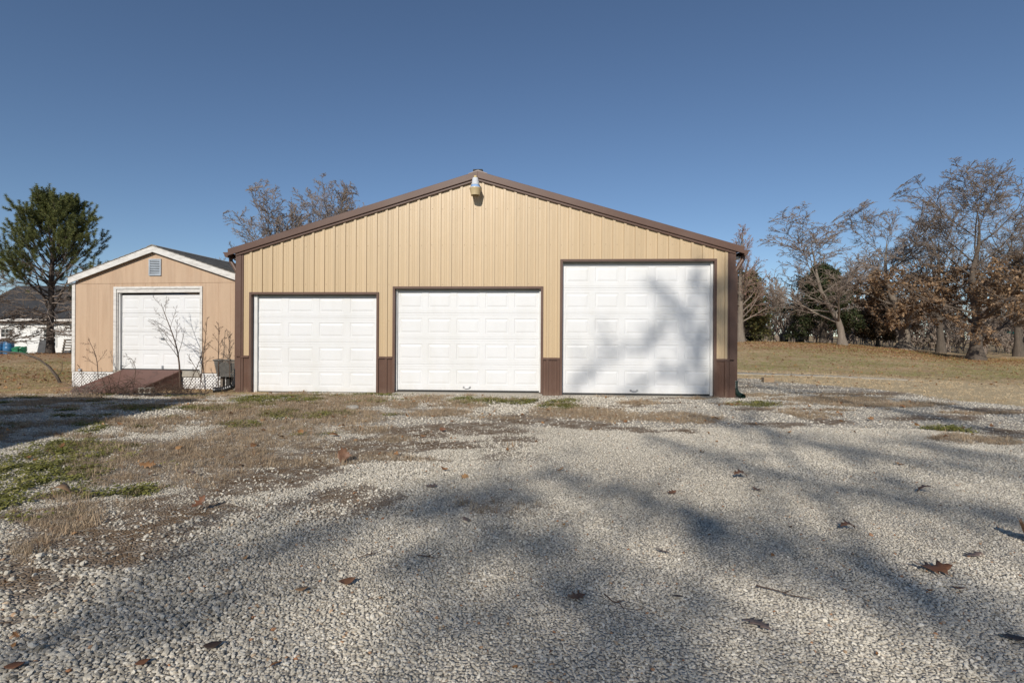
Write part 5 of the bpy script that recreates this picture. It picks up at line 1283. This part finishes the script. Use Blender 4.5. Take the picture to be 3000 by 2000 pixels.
# ------------------------------------------------------------------ dead weeds, vines and saplings by the shed
def weed(name, label, base, path, r0, seed, dens=9, tl=.45, cat='plant', sub=6, ang=38, tip=.004):
    r = np.random.default_rng(seed); b = np.array(base, float); b[2] = float(ground_z(b[0], b[1]))
    t = empty(name, tuple(b)); tag(t, label, cat)
    pp = np.array(path, float); k = 10; f = np.linspace(0, len(pp)-1, k); i = np.minimum(f.astype(int), len(pp)-2); w = (f-i)[:, None]
    P = (pp[i]*(1-w)+pp[i+1]*w)[None]; P[0, 1:-1] = (P[0, :-2]+2*P[0, 1:-1]+P[0, 2:])/4; Rr = (np.linspace(r0, tip, k))[None]
    L = np.array([np.linalg.norm(np.diff(P[0], axis=0), axis=1).sum()])
    A = kids(P, Rr, L, dict(n=dens, t0=.22, t1=.97, ang=ang, angv=8, len=tl, k=6, wob=.06, up=.02, rr=.6, rmin=.003, fall=.75), r)
    B = kids(*A, dict(n=sub, t0=.2, t1=.98, ang=36, angv=10, len=.36, k=4, wob=.09, up=.02, rr=.6, rmin=.0022), r)
    C = kids(*B, dict(n=3, t0=.2, t1=.98, ang=36, angv=10, len=.4, k=3, wob=.1, up=.02, rr=.6, rmin=.002), r)
    v, f = tube_mesh([(P, Rr, 6)]); link('stem', mesh_np('stem', v, [f]), M['weed_stem'], t, True)
    v, f = tube_mesh([(A[0], A[1], 4), (B[0], B[1], 3), (C[0], C[1], 3)]); link('twigs', mesh_np('twigs', v, [f]), M['weed_stem'], t)
weed('sapling', 'tall bare sapling leaning across the shed door', (-7.15, 11.75, 0), [(0, 0, -.03), (-.03, 0, .7), (-.12, 0, 1.1), (-.35, .05, 1.6), (-.47, .05, 1.92)], .020, 201, 11, .50, 'sapling', 7)
weed('dead_weed', 'dead weed with seed heads left of the shed door frame', (-9.30, 12.25, 0), [(0, 0, -.02), (-.03, 0, .6), (-.10, 0, .85), (-.24, 0, 1.12)], .010, 203, 7, .35)
weed('dead_weed', 'tall thin weed just right of the bare sapling', (-6.80, 11.85, 0), [(0, 0, -.02), (.06, 0, .6), (.12, 0, 1.1), (.16, 0, 1.62)], .009, 207, 10, .22)
weed('dead_weed', 'bushy weed rising behind the wicker planter', (-6.50, 12.05, 0), [(0, 0, -.02), (0, 0, .8), (.01, 0, 1.2), (.0, 0, 1.50)], .010, 211, 10, .25, sub=7)
weed('dead_weed', 'stubby weed in the middle of the wicker planter', (-6.22, 12.0, 0), [(0, 0, .3), (0, 0, .8), (0, 0, 1.32)], .011, 213, 8, .18)
weed('dead_weed', 'weed slanting up against the garage corner', (-6.08, 12.15, 0), [(0, 0, -.02), (.05, 0, .8), (.10, 0, 1.55)], .008, 217, 8, .22)
weed('dead_weed', 'weed slanting right from the sapling foot', (-7.05, 11.80, 0), [(0, 0, -.02), (.18, 0, .45), (.40, 0, .95)], .007, 219, 6, .25)
weed('dead_weed', 'weed slanting left across the planter front', (-6.62, 11.80, 0), [(0, 0, -.02), (-.18, 0, .42), (-.42, 0, .82)], .008, 223, 7, .3)
weed('dead_weed', 'drooping weed before the middle of the shed door', (-8.12, 11.7, 0), [(0, 0, .2), (.04, 0, .5), (-.05, 0, .72), (-.25, 0, .78)], .006, 227, 6, .3)
weed('dead_weed', 'low weed against the lattice left of the ramp', (-9.85, 12.45, 0), [(0, 0, -.02), (.02, 0, .3), (-.06, 0, .52)], .005, 229, 6, .4)

def briar(name, label, c, w, d, h, n, seed, mat='weed_stem', cat='brush'):
    r = np.random.default_rng(seed); x, y = c; t = empty(name, (x, y, float(ground_z(x, y)))); tag(t, label, cat)
    st = np.stack([r.uniform(-w, w, n), r.uniform(-d, d, n), np.full(n, -.01)], -1)
    dr = np.stack([r.normal(0, .8, n), r.normal(0, .5, n), r.uniform(.5, 1.2, n)], -1)
    P = chains(st, dr, r.uniform(.6, 1.5, n)*h*1.6, 9, .16, .02, r, sag=.38); P[..., 2] = np.maximum(P[..., 2], .01)
    A = kids(P, np.full(P.shape[:2], .004), np.full(n, h), dict(n=6, t0=.1, t1=.98, ang=45, angv=14, len=.35, k=4, wob=.14, up=-.01, rr=.6, rmin=.002), r)
    v, f = tube_mesh([(P, np.tile(np.linspace(.005, .0025, 9), (n, 1)), 4)]); link('canes', mesh_np('canes', v, [f]), M[mat], t)
    v, f = tube_mesh([(A[0], A[1], 3)]); link('twigs', mesh_np('twigs', v, [f]), M[mat], t)
briar('dead_vines', 'tangle of dead vines over the right side of the ramp', (-8.05, 11.15), .38, .20, .36, 55, 233)
briar('dead_brush', 'pale dead brush heaped before the ramp', (-8.55, 10.85), .26, .13, .22, 55, 239, 'twig_grey')
briar('dead_brush', 'low dark briars between the ramp and the planter', (-7.0, 11.2), .65, .25, .24, 110, 241)
# arching branch on the left lawn
t = empty('arching_branch', (-11.6, 14.0, float(ground_z(-11.6, 14.0)))); tag(t, 'dark fallen branch arching over the lawn left of the shed', 'branch')
mb = MB(); mb.tube([(0, 0, -.03), (-.12, .02, .16), (-.36, .05, .42), (-.66, .08, .62), (-1.1, .1, .76), (-1.7, .12, .80), (-2.1, .1, .74)], [.036, .036, .033, .028, .022, .016, .008], 8); mb.build('limb', M['bark'], t, smooth=True)
mb = MB(); mb.tube([(-.12, .02, .16), (.02, .0, .30), (.06, -.02, .55)], [.010, .008, .004], 5); mb.build('side_shoot', M['bark'], t)

# black landscape edging before the planter
t = empty('edging_strip', (-7.0, 10.95, float(ground_z(-7.0, 10.95)))); tag(t, 'black plastic edging lying among dead briars by the garage', 'edging')
mb = MB(); mb.tube([(-.9, .0, .03), (-.3, .05, .035), (.3, -.02, .03), (.8, .04, .04)], .022, 6); mb.build('edging_tube', M['black_plastic'], t)

# stone by the low door, wood block beyond the corner
def rock(name, loc, s, label, seed, mat):
    bm = bmesh.new(); bmesh.ops.create_icosphere(bm, subdivisions=3, radius=1); rr = np.random.default_rng(seed)
    pl = [Vector(rr.normal(size=3)).normalized() for _ in range(9)]
    for v in bm.verts:
        for p in pl:
            dd = v.co.dot(p)
            if dd > .72: v.co -= p*(dd-.72)*.85
        v.co = Vector((v.co.x*s[0], v.co.y*s[1], v.co.z*s[2]))
    me = bpy.data.meshes.new(name); bm.to_mesh(me); bm.free()
    o = link(name, me, mat); o.location = (loc[0], loc[1], float(ground_z(*loc))+s[2]*.5); tag(o, label, 'rock')
M['rock'] = plain('rock', (.36, .33, .28), .9, .25, 12, fine=.4, fine_scale=60, bumpd=.006)
rock('rock', (-2.62, 8.95), (.11, .08, .055), 'pale rock lying in the weeds before the low door', 251, M['rock'])
t = empty('wood_block', (7.34, 15.6, float(ground_z(7.34, 15.6))), R(8)); tag(t, 'short offcut of lumber lying on the gravel beyond the garage corner', 'lumber')
MB().box(-.16, .16, -.07, .07, 0, .135).build('timber', M['wood'], t, bevel=.006)
MB().box(-.162, -.1601, -.06, .06, .01, .125).build('end_grain', M['grey_wood'], t)
# dark bins at the far hedge, street sign and a far house
def bin_(xy, label):
    t = empty('trash_bin', (*xy, float(ground_z(*xy)))); tag(t, label, 'bin', 'dark bins at the far hedge')
    MB().lathe([(0, 0), (.30, 0), (.36, .12), (.38, .55), (.34, .72), (0, .74)], n=16).build('bin_body', M['black_plastic'], t, smooth=True, fix=False)
    MB().lathe([(.0, .735), (.36, .72), (.37, .76), (.25, .83), (0, .85)], n=16).build('lid', M['black_plastic'], t, smooth=True, fix=False)
bin_((24.6, 49.2), 'smaller dark round bin between the pale shrub trees'); bin_((25.9, 49.0), 'dark round bin left of the cedar')
t = empty('street_sign', (57.9, 63, float(ground_z(57.9, 63)))); tag(t, 'thin post with small green street sign at the far right edge', 'sign')
MB().tube([(0, 0, -.1), (0, 0, 2.75)], .045, 6).build('post', M['grey_wood'], t); MB().box(-.9, .9, -.02, .02, 2.35, 2.62).build('sign_blade', plain('sign_green', (.02, .20, .15), .5, .05, 4), t)
t = empty('far_house', (118, 131, float(ground_z(118, 131))), R(20)); tag(t, 'tiny pale house on the horizon behind the oak trunk', 'house')
MB().box(-6, 6, -4, 4, -1, 2.7).build('wall', M['siding_white'], t); MB().prism([(-4.4, 2.6), (4.4, 2.6), (0, 4.6)], 'x', -6.4, 6.4).build('roof', M['house_shingle'], t)
for xx in (-4, -1, 3): MB().box(xx, xx+1.1, -4.03, -4.0, 1.0, 2.1).build('window', M['window_glass'], t)

# ------------------------------------------------------------------ single fallen leaves one can point at
def leaf_colour(nm, c, c2):
    m, nt, b = new_mat(nm)
    n = noise(nt, coords(nt, 'Object'), 30, 4, .65); c_ = mixc(nt, ramp(nt, n, [(.35, 0), (.7, 1)]), c, c2)
    nt.links.new(c_, b.inputs['Base Color']); b.inputs['Roughness'].default_value = .6
    return m
LC = dict(rust=leaf_colour('leaf_rust', (.21, .095, .045), (.13, .055, .028)), brown=leaf_colour('leaf_brown', (.22, .11, .06), (.13, .065, .035)),
          tan=leaf_colour('leaf_tan', (.40, .25, .13), (.26, .15, .075)), grey=leaf_colour('leaf_greyish', (.24, .17, .135), (.15, .10, .08)),
          dark=leaf_colour('leaf_dark', (.07, .042, .028), (.035, .022, .015)), orange=leaf_colour('leaf_orange', (.33, .17, .07), (.22, .11, .045)))
LEAVES = [  # x, y, kind, size, colour, curl, fold, twist, (rx, ry, rz), label
 (-1.56, 5.09, 'sycamore', .20, 'brown', .7, .5, .1, (1.1, .1, .3), 'upright curled brown leaf beside the dirt patch, casting a shadow'),
 (-2.06, 3.59, 'oak', .17, 'rust', .8, .3, .2, (.3, -.5, 1.0), 'rust brown leaf standing on the bare dirt left of centre'),
 (-3.25, 3.92, 'plain', .24, 'tan', -1.0, .4, .1, (.1, .1, .1), 'long arched tan leaf at the edge of the clover'),
 (1.90, 4.53, 'oak', .21, 'brown', -.9, .35, .2, (.2, .1, .2), 'curled brown oak leaf on the gravel before the tall door'),
 (1.88, 4.16, 'oak', .13, 'brown', .5, .3, .1, (.1, 0, 2.0), 'smaller brown leaf just below the curled oak leaf'),
 (3.13, 4.10, 'oak', .20, 'brown', -.8, .3, .2, (.1, .2, 3.0), 'brown lobed leaf in the shadow streak on the right'),
 (.81, 2.89, 'oak', .15, 'grey', .4, .25, .1, (.3, .1, 2.3), 'flat brown oak leaf at the edge of the shade, centre right'),
 (2.03, 3.29, 'oak', .17, 'brown', -.8, .3, .1, (.15, .1, .2), 'arched brown leaf on open gravel, right of centre'),
 (2.09, 2.71, 'oak', .27, 'rust', .6, .12, .4, (.02, .06, -.25), 'large rust red curled oak leaf in the right foreground'),
 (2.98, 3.16, 'sycamore', .25, 'orange', .8, .6, .1, (.9, .2, .6), 'upturned orange brown leaf cut by the right picture edge'),
 (.97, 2.14, 'oak', .19, 'grey', -.25, .2, .1, (.1, .05, 2.2), 'pale grey brown oak leaf lying flat in the lower foreground'),
 (2.48, 2.91, 'oak', .17, 'grey', .3, .2, .1, (.1, .1, 3.4), 'grey lobed leaf pressed flat beyond the large rust leaf'),
 (1.92, 2.07, 'plain', .14, 'dark', .4, .3, 0, (.1, 0, 2.9), 'nearly black leaf at the lower right edge'),
 (-.75, 2.47, 'plain', .13, 'brown', 1.1, .8, .1, (.3, .1, .6), 'rolled brown leaf on the coarse gravel left of centre'),
 (-.93, 2.41, 'plain', .09, 'tan', .4, .3, 0, (.1, 0, .3), 'small pale tan leaf just left of the rolled leaf'),
 (.28, 2.36, 'oak', .14, 'brown', .3, .2, .1, (.1, .1, .4), 'flat brown leaf among bits of straw near the centre'),
 (.73, 2.37, 'plain', .08, 'dark', .4, .3, 0, (.2, 0, 2.9), 'small dark leaf scrap beside a pinkish stone'),
 (2.05, 2.49, 'plain', .10, 'brown', .6, .4, 0, (.2, 0, 2.9), 'small brown leaf just below the large rust leaf'),
 (-1.68, 1.84, 'plain', .09, 'rust', .4, .3, 0, (.2, 0, .4), 'reddish leaf in the very lower left corner'),
 (-1.26, 1.86, 'plain', .07, 'rust', .5, .4, 0, (.2, 0, .7), 'orange red leaf scrap at the lower edge, left side'),
 (-1.08, 1.97, 'plain', .10, 'dark', .5, .3, 0, (.2, 0, .4), 'dark brown leaf pair at the lower edge left of centre'),
 (-2.66, 4.51, 'plain', .20, 'grey', -.6, .4, 0, (.4, .1, 2.4), 'hollow greyish leaf below the dry grass band'),
 (-.62, 4.19, 'oak', .15, 'grey', .4, .3, .1, (.1, 0, .2), 'grey brown leaf on clean gravel left of the dark shadow'),
 (-.28, 3.37, 'oak', .13, 'grey', .3, .3, .1, (.2, 0, 1.9), 'faded leaf on the light gravel below the dark shadow'),
 (1.19, 4.05, 'oak', .14, 'brown', .4, .3, .1, (.2, 0, .5), 'brown leaf at the left end of the shadow streak'),
 (-3.21, 4.79, 'oak', .22, 'orange', .3, .2, .2, (.5, .1, .2), 'orange oak leaf caught in the dry grass band'),
 (-.87, 6.80, 'plain', .14, 'rust', .7, .5, 0, (1.2, 0, .4), 'rust leaf standing upright on the dirt before the middle door'),
 (-2.10, 6.4, 'plain', .20, 'orange', -.5, .3, 0, (.2, .1, .1), 'yellow brown leaf lying before the dry grass by the low door'),
 (5.2, 7.9, 'oak', .22, 'orange', .6, .4, .2, (.5, 0, .5), 'orange leaf standing in the shadow streaks on the right'),
]
for i, (x, y, kd, s, colr, cu, fo, tw, rot, lab) in enumerate(LEAVES):
    s = s*.66; cu, fo = cu*.65, fo*.6; me = leaf_mesh('fallen_leaf', kd, s, cu, fo, tw, LC[colr], 800+i)
    o = link('fallen_leaf', me, None, None, True)
    o.rotation_euler = rot; c, si = rot, 0
    mat_r = Matrix.Rotation(rot[2], 3, 'Z') @ Matrix.Rotation(rot[1], 3, 'Y') @ Matrix.Rotation(rot[0], 3, 'X')
    zmin = min((mat_r @ v.co).z for v in me.vertices); cx_ = mat_r @ Vector((s*.45, 0, 0))
    o.location = (x-cx_.x, y-cx_.y, float(ground_z(x, y)) + .012 - zmin)
    sm = o.modifiers.new('thickness', 'SOLIDIFY'); sm.thickness = .0012
    tag(o, lab, 'leaf', 'single fallen leaves on the gravel')
# twigs on the gravel
for i, (x, y, l, a, lab) in enumerate([(-.72, 2.80, .14, .7, 'short dark twig lying left of centre on the gravel'), (-.42, 2.78, .12, -.2, 'thin straight twig right of the short dark twig'), (1.22, 2.42, .24, -.55, 'long thin twig below the shadow streak, lower right'), (.45, 2.30, .16, -1.0, 'crooked twig among straw near the bottom centre')]):
    r = np.random.default_rng(900+i); z = float(ground_z(x, y)) + .016
    mb = MB(); mb.tube([(l*(k/5-.5), r.normal()*.008, r.uniform(0, .008)) for k in range(6)], [.003, .0028, .0028, .0024, .002, .0014], 6)
    mb.tube([(0, 0, .004), (l*.12, l*.16, .012)], [.003, .0015], 5)
    o = mb.build('twig', M['weed_stem']); o.location = (x, y, z); o.rotation_euler = (0, 0, a); tag(o, lab, 'twig', 'twigs on the gravel')
